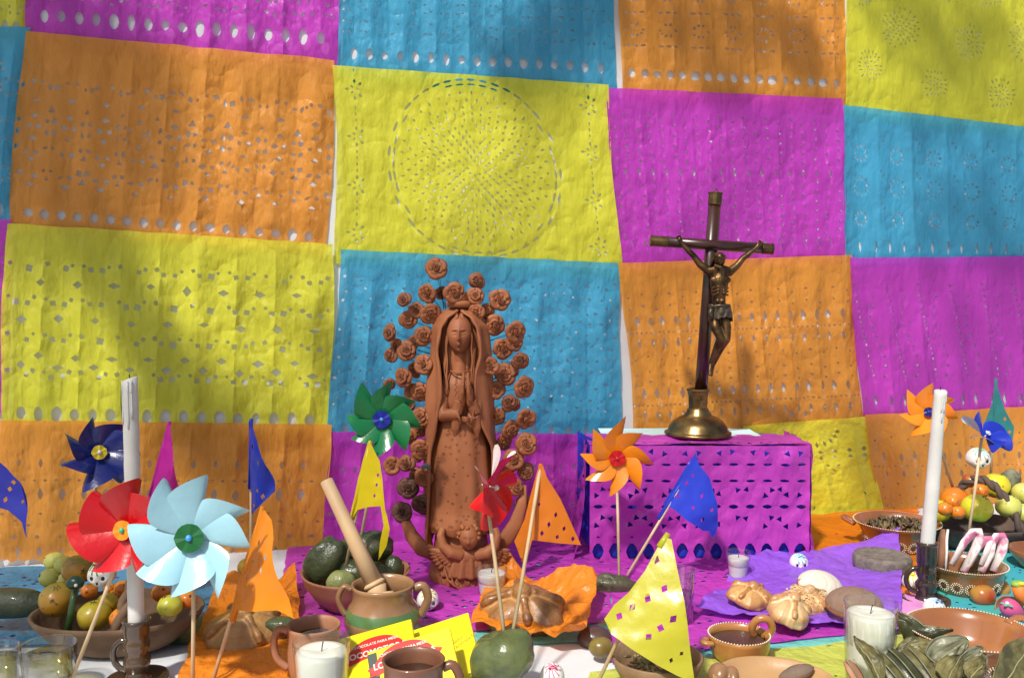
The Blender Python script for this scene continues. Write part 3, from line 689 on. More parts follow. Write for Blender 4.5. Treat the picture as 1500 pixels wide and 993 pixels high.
def mantle(u, v):
    py, hw_, dp, op, xs = interp(PR, v)
    a = math.radians(op) + u * (2 * PI - 2 * math.radians(op))        # 0 = front, going round by the viewer's left
    fold = 1 + (.05 * math.sin(a * 9 + v * 6) + .04 * math.sin(a * 5 - v * 9)) * min(1, v * 1.6) * .8
    edge = min(u, 1 - u); roll = math.exp(-(edge / .03) ** 2) * 5 * min(1, v * 5) * (1 + .4 * math.sin(v * 22))
    low = 0
    if u < .16 and v > .55: low = (v - .55) / .45 * (1 - u / .16) * 30      # the pointed tail at the left
    x = -math.sin(a) * (hw_ * fold + roll) + xs; y = -math.cos(a) * (dp * fold + roll)
    return Vector((x * SS, y * SS, sz(py + low)))
b = MB(); b.grid(mantle, 96, 70); b.build('mantle', M_TERRA, st, solid=.0035, weld='keep')
hem = MB()
for e in (0.0, 1.0):
    pts = [mantle(e, .02 + .98 * k / 50) for k in range(51)]
    hem.tube(pts, [.0024 + .0012 * math.sin(k * .55) ** 2 for k in range(51)], 8)
hem.tube([mantle(0, 0.02 + .01 * k) for k in range(8)][::-1] + [mantle(1, .02 + .01 * k) for k in range(8)], .0024, 8)
hem.build('mantle_hem', M_TERRA, st)
# dress
DP = [(538, 14, 10, 0), (546, 24, 18, 0), (560, 31, 25, 0), (590, 34, 29, 0), (603, 30, 27, 0), (612, 34, 30, 0), (650, 42, 36, 0), (700, 46, 40, 0), (745, 47, 41, 0), (764, 49, 45, 0), (776, 44, 40, 0)]
def dress(u, v):
    py, hw_, dp, _ = interp(DP, v); a = u * 2 * PI
    f = 1 + (.055 * math.sin(a * 11) + .035 * math.sin(a * 7 + v * 5)) * max(0, v - .25) * 1.3 + .02 * math.sin(v * 40 + 3 * a) * max(0, v - .8) * 5
    return Vector((-math.sin(a) * hw_ * f * SS, -math.cos(a) * dp * f * SS - .004, sz(py)))
b = MB(); b.grid(dress, 96, 60, cu=True, caps=True)
b.build('dress', M_TERRA, st)
r = random.Random(5); b = MB()
for k in range(120):                                                   # scroll relief
    u = r.uniform(-.13, .13); v = r.uniform(.36, .9); sgn = r.choice((-1, 1)); R = r.uniform(.0016, .0030)
    c0 = dress(u % 1, v); cu_ = (dress((u + .01) % 1, v) - c0).normalized(); cv_ = (dress(u % 1, v + .01) - c0).normalized(); n_ = -cu_.cross(cv_).normalized()
    if n_.y > 0: n_ = -n_
    pts = []
    for q in range(13):
        t = q / 12; a = sgn * t * 8 ; rr = R * (1 - .8 * t) * (1.0 + .0)
        pts.append(c0 + n_ * .0006 + cu_ * math.cos(a) * rr + cv_ * math.sin(a) * rr)
    b.tube(pts, .00050, 4)
for s in (-1, 1):
    for k in range(18):
        u = s * (.02 + .006 * (k % 3)); b.ball(dress(u % 1, .1 + .009 * k), .0014, seg=6, rings=4)
b.build('scroll_relief', M_TERRA, st)['kind'] = 'stuff'
# head, neck, hair
hz = sz(489); hr = (19.0 * SS, 20 * SS, 28 * SS)
b = MB(); b.ball((sx(674), -.024, hz), hr, seg=48, rings=36, fn=face_fn(19 * SS))
b.tube([(0, -.020, sz(505)), (0, -.017, sz(528)), (0, -.015, sz(545))], [.0105, .0098, .015], 20)
fy = -.024 - 20 * SS
for s_ in (-1, 1):
    b.tube([(s_ * (.0040 + .0028 * k), fy + .0032 + .0010 * abs(k - 1.2), hz + .0030 - .0016 * math.sin(PI * k / 3)) for k in (0, .75, 1.5, 2.25, 3)], [.0004, .0010, .0011, .0010, .0004], 6)
    b.tube([(s_ * (.0028 + .0032 * k), fy + .0020 + .0012 * k, hz + .0082 + .0014 * math.sin(PI * k / 3)) for k in (0, .75, 1.5, 2.25, 3)], [.0006, .0009, .0009, .0008, .0004], 6)
b.tube([(0, fy + .0010, hz + .0070), (0, fy - .0022, hz - .0010), (0, fy - .0045, hz - .0065), (0, fy - .0015, hz - .0085)], [.0014, .0017, .0024, .0018], 10)
b.tube([(x_ * .0042, fy - .0012 + .0022 * x_ * x_, hz - .0135 + .0006 * math.cos(x_ * 6)) for x_ in (-1, -.5, 0, .5, 1)], [.0004, .0012, .0011, .0012, .0004], 8)
b.tube([(x_ * .0034, fy - .0010 + .0020 * x_ * x_, hz - .0160) for x_ in (-1, -.5, 0, .5, 1)], [.0004, .0013, .0015, .0013, .0004], 8)
b.build('head', M_TERRA, st, remesh=.0006, smit=1)
b = MB()
for s in (-1, 1):
    for k in range(5):
        o_ = k * .0022
        pts = [(s * .003, -.036 + o_, sz(463 - k)), (s * (.014 + o_ * .4), -.036 + o_ * 1.5, sz(474)), (s * (.0215 + o_ * .5), -.032 + o_ * 1.8, sz(492)), (s * (.0225 + o_ * .7), -.030 + o_, sz(515)),
               (s * (.022 + o_ * .9 + .002 * math.sin(k)), -.033 + o_, sz(540)), (s * (.021 + o_ * .8), -.037 + o_, sz(562)), (s * (.024 + o_ * .5), -.038 + o_, sz(580 - k * 3))]
        sm = []
        for i in range(len(pts) - 1):
            for q in range(4): sm.append(Vector(pts[i]).lerp(Vector(pts[i + 1]), q / 4) + Vector((.0008 * math.sin(i * 4 + q + k), 0, 0)))
        b.tube(sm, [.0026 - .0016 * (i / len(sm)) for i in range(len(sm))], 7)
b.build('hair', M_TERRA, st)
b = MB(); b.tube([(.017 * math.cos(t), -.021 - .0185 * math.sin(t), sz(541) - .0015 * math.sin(t)) for t in [PI * k / 16 for k in range(17)]], .0014, 6); b.build('collar', M_TERRA, st)
b = MB()
b.grid(lambda u, v: Vector(((u - .5) * 2 * (.026 + .012 * math.sin(PI * min(1, v * 1.2))), -.012 - .010 * math.cos((u - .5) * 3) + .0010 * math.sin(u * 50), sz(458 + 110 * v))), 40, 14); b.build('veil_lining', M_TERRA, st, solid=.002)
# crown
b = MB(); b.lathe([(.021, -.004), (.024, 0), (.0245, .005), (.022, .007), (.019, .009)], 32, (0, -.008, sz(447)))
for k in range(11):
    a = 2 * PI * k / 11; d = Vector((math.cos(a), math.sin(a), 0)); c0 = Vector((0, -.008, sz(441)))
    t_ = Vector((-d.y, d.x, 0))
    vs = [c0 + d * .020 - t_ * .006, c0 + d * .020 + t_ * .006, c0 + d * .030 + Vector((0, 0, .019)), c0 + d * .0175 - t_ * .005, c0 + d * .0175 + t_ * .005, c0 + d * .023 + t_ * .004 + Vector((0, 0, .010)), c0 + d * .023 - t_ * .004 + Vector((0, 0, .010))]
    b.add(vs, [(0, 1, 5, 6), (6, 5, 2), (3, 6, 2), (4, 2, 5), (0, 6, 3), (1, 4, 5), (0, 3, 4, 1)])
b.build('crown', M_TERRA, st)
# arms, sleeves and praying hands
HC = Vector((sx(684), -.050, 0))
b = MB()
for s in (-1, 1):
    pts = [Vector((s * .026, -.018, sz(562))), Vector((s * .031, -.030, sz(586))), Vector((s * .027, -.042, sz(604))), Vector((HC.x + s * .013, -.050, sz(600)))]
    b.tube(pts, [.011, .0125, .0130, .0115], 14)
    cz = sz(600)
    for k in range(3): b.tube([Vector((HC.x + s * (.012 + .004 * math.cos(t)), -.050 - .0115 * math.sin(t) , cz + (.0125 - .001 * k) * math.cos(t) - .004 * k)) for t in [2 * PI * q / 14 for q in range(14)]], .0012, 5)
    b.tube([Vector((HC.x + s * .016, -.049, sz(606))), Vector((HC.x + s * .019, -.047, sz(622))), Vector((HC.x + s * .020, -.043, sz(636)))], [.010, .0075, .002], 10, flat=.6)
b.build('sleeve', M_TERRA, st, remesh=.0012, smit=3)
for s in (-1, 1):
    b = MB(); x = HC.x + s * .0036
    b.ball((x, -.054, sz(588)), (.0042, .0075, .0115), seg=14, rings=10)
    b.tube([(x + s * .006, -.050, sz(602)), (x + s * .002, -.053, sz(592))], [.006, .0055], 10)
    for k in range(4):
        yy = -.0595 + k * .0037; L = (.0165, .0190, .0180, .0145)[k]; z0 = sz(584)
        b.tube([(x, yy, z0), (x - s * .0008, yy + .0005, z0 + L * .5), (x - s * .0016, yy + .0012, z0 + L)], [.0023, .0021, .0014], 8)
    b.tube([(x + s * .001, -.060, sz(591)), (x - s * .0005, -.0645, sz(584)), (x - s * .001, -.0655, sz(577))], [.0026, .0022, .0015], 8)
    cc = Vector((HC.x, -.052, sz(606)))
    b.v = [cc + Vector(((v.x - cc.x) * 1.75, (v.y - cc.y) * 1.4, (v.z - cc.z) * 1.72)) for v in b.v]
    b.build('hand', M_TERRA, st, remesh=.0009, smit=2)
b = MB(); b.grid(lambda u, v: Vector((HC.x - .011 + .022 * u, -.043 - .012 * math.sin(PI * u), sz(604 + 8 * v))), 12, 3); b.build('sash', M_TERRA, st, solid=.002)
# crescent moon
for s, pts in ((-1, [(592, 738), (594, 760), (603, 780), (618, 797), (640, 806)]), (1, [(768, 708), (764, 735), (756, 760), (742, 782), (722, 798)])):
    b = MB(); pp = [Vector((sx(x), -.014 - .004 * i, sz(y))) for i, (x, y) in enumerate(pts)]
    b.tube(pp, [.0035, .009, .0125, .014, .012], 14, flat=.45); b.build('crescent_horn', M_TERRA, st, smooth=True)
# base
b = MB(); b.lathe([(.0, 0), (.058, 0), (.0595, .004), (.056, .03), (.050, .06), (.046, .09), (.044, .10), (0, .10)], 48, (0, .004, 0)); b.build('base', M_TERRA, st)
# angel
AX = sx(688)
an = MB(); 
b = MB(); b.ball((AX, -.062, sz(774)), (.0175, .0165, .0205), seg=40, rings=28, fn=face_fn(.0165))
for k in range(40):
    a = r.uniform(0, 2 * PI); e = r.uniform(-.2, 1.0)
    d = Vector((math.cos(a) * math.cos(e), math.sin(a) * math.cos(e), math.sin(e)))
    if d.y < -.45 and d.z < .72: continue
    b.ball(Vector((AX, -.060, sz(771))) + Vector((d.x * .0185, d.y * .016, d.z * .020)), r.uniform(.0035, .0052), seg=7, rings=5)
b.build('angel_head', M_TERRA, st)
b = MB()
for s in (-1, 1):
    pts = [(AX + s * .014, -.056, sz(800)), (AX + s * .032, -.062, sz(795)), (AX + s * .045, -.060, sz(786)), (AX + s * .050, -.056, sz(772)), (AX + s * .046, -.052, sz(762))]
    b.tube(pts, [.012, .011, .009, .0075, .006], 12)
b.ball((AX, -.052, sz(802)), (.020, .014, .016), seg=18, rings=12)
def robe(u, v):
    a = -1.75 + u * 3.5; R = (.022 + .020 * v ** .8) * (1 + .10 * math.sin(a * 15)); return Vector((AX + math.sin(a) * R * 1.15, -.045 - math.cos(a) * R * .62, sz(792 + 38 * v)))
b.build('angel_body', M_TERRA, st, remesh=.0014, smit=3)
b = MB(); b.grid(robe, 90, 12); b.build('angel_robe', M_TERRA, st, solid=.002)
for s in (-1, 1):
    b = MB()
    for row, (n_, L, o_) in enumerate(((7, .042, 0), (6, .028, .006))):
        for k in range(n_):
            t = k / (n_ - 1); a = math.radians(190 - 62 * t) if s < 0 else math.radians(-10 + 62 * t)
            a = math.radians(s * (10 + 55 * t)) ; d = Vector((s * math.cos(a), 0, -math.sin(abs(a)) * .9 + .25))
            root_ = Vector((AX + s * (.022 + .010 * (1 - t)), -.050 - o_, sz(797) - .004 * t)); d.normalize()
            M = d.to_track_quat('X', 'Z').to_matrix().to_4x4()
            b.ball(root_ + d * L * .5, (L * .5, .0028, .0052), M=M, seg=10, rings=8)
    b.build('wing', M_TERRA, st)
b = MB()
for k in range(26):                                                   # leafy ruffle at the foot
    a = -1.35 + 2.7 * (k % 13) / 12; z_ = .012 + .018 * (k // 13); R = .062 - .008 * (k // 13)
    d = Vector((math.sin(a), -math.cos(a), 0)); c0 = Vector((AX * .6, 0, z_)) + d * R
    b.ball(c0, (.010, .0055, .013), M=Matrix.Rotation(a, 4, 'Z') @ Matrix.Rotation(r.uniform(-.6, .6), 4, 'Y'), seg=10, rings=8, fn=lambda d_, p_: p_ + Vector((0, -.002 * math.sin(d_.x * 6), .002 * math.sin(d_.x * 9))))
for s in (-1, 1):
    b.tube([(AX + s * .020, -.066, sz(842)), (AX + s * .036, -.068, sz(832)), (AX + s * .044, -.060, sz(812))], [.007, .005, .0015], 10, flat=.5)
    b.tube([(AX + s * .012, -.068, sz(846)), (AX + s * .026, -.072, sz(838)), (AX + s * .032, -.068, sz(822))], [.006, .0045, .0015], 10, flat=.5)
b.build('leaf_ruffle', M_TERRA, st, remesh=.0012, smit=2)
# roses
def rose_mesh(sd=2):
    b = MB(); rr = random.Random(sd)
    for ring, (n_, R, h, o_) in enumerate(((5, .0200, .0035, 0), (5, .0135, .0065, .5))):
        for k in range(n_):
            a0 = 2 * PI * (k + o_) / n_ + rr.uniform(-.25, .25); R = R * rr.uniform(.90, 1.08); h = h * rr.uniform(.7, 1.4)
            def pet(u, v, a0=a0, R=R, h=h, n_=n_):
                a = a0 + (u - .5) * 2 * PI / n_ * 1.35; rad = R * (.25 + .75 * v) * (1 - .16 * abs(2 * u - 1) ** 2)
                cur = -.0035 * max(0, v - .75) * 4 * (1 - .3 * abs(2*u-1))
                return Vector((rad * math.cos(a), -.003 - h * math.sin(v * 1.9) - cur * 1.0 + .0012 * (2 * u - 1), rad * math.sin(a)))
            b.grid(pet, 6, 5)
    def spiral(u, v):
        t = u * 3.1 * 2 * PI / 2 * 1.2; rad = .0012 + .0050 * u; return Vector((rad * math.cos(t * 1.2) * (1 + .12 * v), -.0065 - .0055 * v - .0016 * (1 - u), rad * math.sin(t * 1.2) * (1 + .12 * v)))
    b.grid(spiral, 42, 2)
    b.ball((0, -.004, 0), (.0058, .005, .0058), seg=12, rings=8)
    return b
rose0 = rose_mesh().build('rose', M_TERRA, st, solid=.0011, weld='keep')
rosev = []
for sd_ in (5, 9, 14):
    q_ = rose_mesh(sd_).build('rose_variant', M_TERRA, None, weld='keep'); rosev.append(q_.data); bpy.data.objects.remove(q_)
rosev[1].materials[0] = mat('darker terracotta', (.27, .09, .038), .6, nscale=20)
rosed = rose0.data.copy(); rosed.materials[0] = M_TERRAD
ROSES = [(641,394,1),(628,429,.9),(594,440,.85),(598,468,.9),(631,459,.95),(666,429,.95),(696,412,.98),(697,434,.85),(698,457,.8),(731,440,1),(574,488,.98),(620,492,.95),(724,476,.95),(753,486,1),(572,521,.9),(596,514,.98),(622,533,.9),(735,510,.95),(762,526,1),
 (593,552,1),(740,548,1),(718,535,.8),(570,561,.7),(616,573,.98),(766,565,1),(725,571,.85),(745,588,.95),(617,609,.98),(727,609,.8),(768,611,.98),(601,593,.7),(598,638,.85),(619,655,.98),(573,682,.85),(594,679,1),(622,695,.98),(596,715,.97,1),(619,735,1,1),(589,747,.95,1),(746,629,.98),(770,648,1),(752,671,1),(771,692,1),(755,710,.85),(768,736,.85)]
ROSES += [(705,474,.75),(606,500,.8),(606,543,.8),(603,574,.75),(752,503,.8),(752,545,.75),(752,592,.7),(737,648,.8),(740,694,.8),(611,668,.75),(607,700,.8),(612,630,.75),(610,455,.75),(645,430,.75),(712,455,.75),(580,505,.7)]
NR = len(ROSES) - 16
wires = MB()
for i, q in enumerate(ROSES):
    o = rose0 if i == 0 else rose0.copy()
    if i: COL.objects.link(o)
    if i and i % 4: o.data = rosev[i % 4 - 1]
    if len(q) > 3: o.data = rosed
    yy = -.004 + .012 * math.sin(i * 2.3) + (.018 if i >= NR else 0); inn = max(0, 1 - abs(q[0] - 674) / 100)
    o.location = (sx(q[0]), yy - .012 * inn, sz(q[1])); o.scale = (q[2] * .98,) * 3
    o.rotation_euler = (r.uniform(-.25, .25), r.uniform(0, 6.28), r.uniform(-.35, .35) + (q[0] - 674) / 300)
    o.rotation_mode = 'YXZ'
    for d_ in (-1.6, 1.6):
        py2 = q[1] + 18 + d_ * .6; x1 = sx(674 + (30 if q[0] > 674 else -30) * min(1, abs(q[0] - 674) / 40))
        z1 = max(sz(785), min(sz(452), sz(py2)))
        wires.tube([Vector((sx(q[0] + (d_ if q[1] < 440 else 0)), yy + .004, sz(q[1] + (0 if q[1] < 440 else d_)))), Vector((x1, .012, z1 + d_ * .0008))], .00045, 5)
o = wires.build('rose_wire', mat('dark wire', (.02, .02, .03), .5, metal=.6), st, smooth=False); o['kind'] = 'stuff'
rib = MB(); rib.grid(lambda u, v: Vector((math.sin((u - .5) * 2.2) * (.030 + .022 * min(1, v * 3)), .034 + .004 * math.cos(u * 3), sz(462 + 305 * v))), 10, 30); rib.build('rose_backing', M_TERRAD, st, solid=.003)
# ================================================================ crucifix
CD = 1.79; CSS = CD / F
cx0 = P(1022, 640, CD); CB = Vector((cx0.x, CD, BH + .006))
def kx(px): return (px - 1022) * CSS
def kz(py): return P(1022, py, CD).z - CB.z
cr = thing('crucifix', 'dark wooden crucifix with bronze figure on a round brass foot', 'crucifix', CB)
b = MB(); b.lathe([(0, 0), (.064, 0), (.067, .002), (.067, .006), (.062, .008), (.060, .010), (.058, .018), (.050, .028), (.038, .036), (.028, .040), (.027, .043), (.023, .047), (.022, .052), (.0185, .055)], 56); b.build('foot', M_BRASS, cr)
b = MB(); b.lathe([(.0185, .053), (.019, .062), (.0195, .080), (.0215, .088), (.0235, .090), (.0235, .094), (.018, .094), (.017, .085)], 8); 
for a in (0,):
    for s in ((0, .012), (.009, 0), (0, -.012), (-.009, 0)): pass
b.tube([(0, -.0205, .084), (.009, -.0205, .073), (0, -.0205, .062), (-.009, -.0205, .073), (0, -.0205, .084)], .0009, 5)
b.tube([(0, -.0205, .079), (.005, -.0205, .073), (0, -.0205, .067), (-.005, -.0205, .073), (0, -.0205, .079)], .0012, 5)
b.build('collar', M_BRASS, cr, smooth=False)
top = Vector((kx(1045), .006, kz(284))); bot = Vector((kx(1026), 0, .085)); ax = (top - bot).normalized()
b = MB(); b.tube([bot, bot.lerp(top, .5), top], .0128, 12, flat=.8); b.build('post', M_CROSS, cr)
cl_, cr_ = Vector((kx(952), -.002, kz(353))), Vector((kx(1126), -.002, kz(365)))
b = MB(); b.tube([cl_, cl_.lerp(cr_, .5), cr_], .0113, 12, flat=.95); b.build('crossbeam', M_CROSS, cr)
for (p0, p1, rr_) in ((cl_, cl_.lerp(cr_, .13), .0120), (cr_, cr_.lerp(cl_, .08), .0120), (top, top.lerp(bot, .055), .0135)):
    d = (p0 - p1).normalized(); b = MB(); b.tube([p1, p1 + d * .0012, p0, p0 + d * .0005, p0 + d * .003, p0 + d * .004], [rr_ * .97, rr_ * 1.03, rr_, rr_ * 1.1, rr_ * 1.1, rr_ * .7], 12, flat=.9)
    b.build('end_cap', mat('dull brass', (.16,.10,.04), .4, col2=(.07,.045,.02), nscale=60, metal=.8), cr, smooth=False)
b = MB(); c0 = bot.lerp(top, .72)
b = MB(); tp_ = top + Vector((0, 0, .006)); b.tube([tp_ + Vector((.004 * math.cos(t), 0, .004 * math.sin(t))) for t in [2 * PI * k / 10 for k in range(11)]], .0009, 5); b.build('hanging_ring', M_BRASS, cr)
# bronze figure: one continuous surface
YF = -.026
J = {'pelvis': (1047, 455, YF, .0150), 'waist': (1046, 436, YF - .001, .0145), 'chest': (1046, 412, YF - .004, .0205), 'ribs': (1046, 424, YF - .004, .0180), 'neck0': (1045, 396, YF - .004, .0135), 'neck': (1043, 390, YF - .008, .0085),
     'shL': (1031, 397, YF, .0100), 'bL': (1019, 388, YF + .002, .0078), 'elL': (1011, 377, YF + .003, .0066), 'foL': (1003, 369, YF + .003, .0062), 'wrL': (993, 358, YF + .004, .0042), 'haL': (990, 352, YF + .005, .0046),
     'shR': (1061, 399, YF, .0100), 'bR': (1072, 390, YF + .002, .0078), 'elR': (1081, 379, YF + .003, .0066), 'foR': (1089, 373, YF + .003, .0062), 'wrR': (1100, 364, YF + .004, .0042), 'haR': (1103, 360, YF + .005, .0046),
     'hiL': (1039, 463, YF - .002, .0120), 'thL': (1040, 478, YF - .010, .0112), 'knL': (1047, 494, YF - .016, .0086), 'caL': (1043, 508, YF - .008, .0080), 'anL': (1036, 532, YF + .003, .0048), 'ftL': (1034, 541, YF - .004, .0052), 'toL': (1033, 546, YF - .012, .0034),
     'hiR': (1053, 463, YF - .002, .0120), 'thR': (1056, 478, YF - .008, .0112), 'knR': (1056, 495, YF - .013, .0086), 'caR': (1049, 509, YF - .003, .0080), 'anR': (1040, 534, YF + .008, .0048), 'ftR': (1037, 541, YF + .002, .0050), 'toR': (1036, 547, YF - .007, .0034)}
CH = [('pelvis', 'waist'), ('waist', 'ribs'), ('ribs', 'chest'), ('chest', 'neck0'), ('neck0', 'neck'), ('neck0', 'shL'), ('shL', 'bL'), ('bL', 'elL'), ('elL', 'foL'), ('foL', 'wrL'), ('wrL', 'haL'), ('neck0', 'shR'), ('shR', 'bR'), ('bR', 'elR'), ('elR', 'foR'), ('foR', 'wrR'), ('wrR', 'haR'),
      ('pelvis', 'hiL'), ('hiL', 'thL'), ('thL', 'knL'), ('knL', 'caL'), ('caL', 'anL'), ('anL', 'ftL'), ('ftL', 'toL'), ('pelvis', 'hiR'), ('hiR', 'thR'), ('thR', 'knR'), ('knR', 'caR'), ('caR', 'anR'), ('anR', 'ftR'), ('ftR', 'toR')]
jp = {k: Vector((kx(v[0]), v[2], kz(v[1]))) for k, v in J.items()}
b = MB()
for a_, c_ in CH: b.tube([jp[a_], jp[a_].lerp(jp[c_], .5), jp[c_]], [J[a_][3] * .92, (J[a_][3] + J[c_][3]) * .5 * .93, J[c_][3] * .92], 12)
for k, v in J.items(): b.ball(jp[k], v[3] * .92, seg=10, rings=8)
for s in (-1, 1):                                                     # chest muscles, ribs, belly
    b.ball(jp['chest'] + Vector((s * .0105, -.0105, .002)), (.0105, .006, .0075), seg=12, rings=8)
    for k in range(3): b.tube([jp['ribs'] + Vector((s * .004, -.0165, .005 - k * .006)), jp['ribs'] + Vector((s * .016, -.009, .002 - k * .007))], .0022, 6)
for k in range(3):
    for s in (-1, 1): b.ball(jp['waist'] + Vector((s * .0045, -.0125, .010 - k * .008)), (.0045, .003, .0042), seg=8, rings=6)
for s, h in (('L', -1), ('R', 1)):                                      # fingers over the beam
    d = (jp['ha' + s] - jp['wr' + s]).normalized(); n_ = Vector((d.z, 0, -d.x))
    for k in range(4):
        base_ = jp['ha' + s] + n_ * (k - 1.5) * .0026 + d * .002
        b.tube([base_, base_ + d * .005 + Vector((0, -.002, 0)), base_ + d * .0075 + Vector((0, -.0055, 0))], [.0015, .0013, .001], 6)
    b.tube([jp['ha' + s] - n_ * .003, jp['ha' + s] - n_ * .007 + Vector((0, -.004, 0))], [.0018, .0011], 6)
hd = Vector((kx(1043), YF - .017, kz(381)))
HM = Matrix.Rotation(.25, 4, 'Y') @ Matrix.Rotation(.35, 4, 'X')
b.ball(hd, (.0098, .0112, .0140), M=HM, seg=32, rings=24, fn=face_fn(.0105))
b.build('corpus', M_BRONZE, cr, remesh=.0011, smit=3)
b = MB()
for k in range(22):
    a = 2.9 * (k / 21 - .5) + PI / 2; d = Vector((math.cos(a), math.sin(a), 0))
    b.tube([hd + HM @ Vector((0, 0, .0135)), hd + HM @ Vector((d.x * .0095, d.y * .010, .008)), hd + HM @ Vector((d.x * .0112, d.y * .0118, -.004)), hd + HM @ Vector((d.x * .0105, d.y * .009 - .001, -.017 - .003 * (k % 3)))], [.0014, .0024, .0024, .001], 6)
for k in range(16):
    a = 2 * PI * k / 16; b.ball(hd + HM @ Vector((.0108 * math.cos(a), .0115 * math.sin(a), .0072)), (.0022, .0022, .0016), seg=6, rings=5)
for k in range(9): b.tube([hd + HM @ Vector(((k - 4) * .0016, -.0095, -.009)), hd + HM @ Vector(((k - 4) * .0011, -.0125, -.0175))], [.0016, .0007], 5)
b.build('hair', M_BRONZE, cr)
def cloth(u, v):
    a = u * 2 * PI; px_ = 1047 + 2 * v; R = .0185 + .003 * v + .0012 * math.sin(a * 9 + v * 7); return Vector((kx(px_) + math.cos(a) * R * 1.08, YF - .002 + math.sin(a) * R * .88, kz(446 + 21 * v + 3 * math.sin(a * 2 + 1) * v) + .0012 * math.sin(a * 14)))
b = MB(); b.grid(cloth, 80, 12, cu=True)
b.tube([Vector((kx(1047) + math.cos(t) * .0195, YF - .002 + math.sin(t) * .0168, kz(448) + .0015 * math.sin(t * 3))) for t in [2 * PI * k / 32 for k in range(33)]], .0022, 7)
b.tube([(kx(1034), YF - .016, kz(449)), (kx(1031), YF - .021, kz(457)), (kx(1033), YF - .019, kz(468))], [.003, .0045, .002], 8)
b.build('loincloth', mat('dark bronze', (.07, .05, .03), .4, col2=(.16, .13, .09), nscale=120, metal=.8), cr, solid=.0015)
# ================================================================ pinwheels, flags, candles
def stick(parent, a, b_, r_=.0026, name='stick'):
    m = MB(); a = Vector(a); b_ = Vector(b_); m.tube([a, a.lerp(b_, .5) + Vector((.0006, 0, 0)), b_], r_, 10); return m.build(name, M_STICK, parent)
def pinwheel(label, px, py, depth, rpx, col, back, hub, pin, foot, n=8, face=(0, -1, 0.0), rot=0.0, group='paper pinwheels on sticks', hubr=.2, cup=1.0, swirl=-1, pointy=.3):
    C = P(px, py, depth); R = rpx * depth / F; foot = Vector(foot)
    t = thing('pinwheel', label, 'pinwheel', foot, world_built=True, group=group)
    N = Vector(face).normalized(); up = Vector((0, 0, 1)); X = up.cross(-N).normalized() * -1; X = N.cross(up).normalized() * -1; Y = N.cross(X).normalized()
    if Y.z < 0: Y = -Y
    mt = foil('pinwheel ' + label[:24], col, .25, back); sp = 2 * PI / n
    for k in range(n):
        a0 = rot + k * sp; D = X * math.cos(a0) + Y * math.sin(a0); Q = (-X * math.sin(a0) + Y * math.cos(a0)) * swirl
        jit = random.uniform(.92, 1.06)
        k1, k2, k3 = random.uniform(.9, 1.12), random.uniform(.75, 1.25), random.uniform(-.12, .12)
        def blade(u, v, D=D, Q=Q, jit=jit, k1=k1, k2=k2, k3=k3):
            # a paper corner curled over towards the hub: flat at u=0, rolled forward to u=1, pointed where the sheet's corner is
            phi = -.15 + u * 2.75; beta = sp * .76 * k1
            edge = R * jit * (1 - pointy * 1.6 * abs(u - .12) + .10 * math.sin(PI * u) - (.10 if u < .12 else 0) * (.12 - u) / .12)
            r_ = edge * (.06 + .94 * v); w_ = r_ * math.tan(min(.75, beta)) * (1 - .18 * v * v)
            return C + D * (r_ + 0 * w_) + Q * (math.cos(phi) * w_ * .92 + k3 * r_ * v) + N * (math.sin(max(0, phi)) * w_ * .62 * cup * k2 * (.25 + .75 * v) + .0015 + .004 * u * v)
        m = MB(); m.grid(blade, 12, 8); m.f = [f_[::-1] for f_ in m.f]; m.build('blade', mt, t, weld='keep')
    hm = flatmat('hub ' + label[:20], hub, .25); m = MB(); M = N.to_track_quat('Z', 'Y').to_matrix().to_4x4()
    hr_ = R * hubr
    zz = R * .16 * cup + .004
    hv = [C + N * zz] + [C + N * (zz + .0010 * math.sin(2 * q)) + X * math.cos(q * PI / 9) * hr_ * (1 + .05 * math.sin(q * 2.3)) + Y * math.sin(q * PI / 9) * hr_ for q in range(18)]
    m.add(hv, [(0, 1 + q, 1 + (q + 1) % 18) for q in range(18)]); m.build('hub', hm, t, solid=.0008, weld='keep', smooth=False)
    m = MB(); m.ball(C + N * (zz + .001), R * .045 + .001, seg=12, rings=8); m.tube([C + N * zz, C - N * .012], .0012, 6); m.build('pin', flatmat('pin ' + label[:20], pin, .2, coat=.5), t)
    stick(t, foot, C - N * .008 + Vector((0, 0, .004))); return t
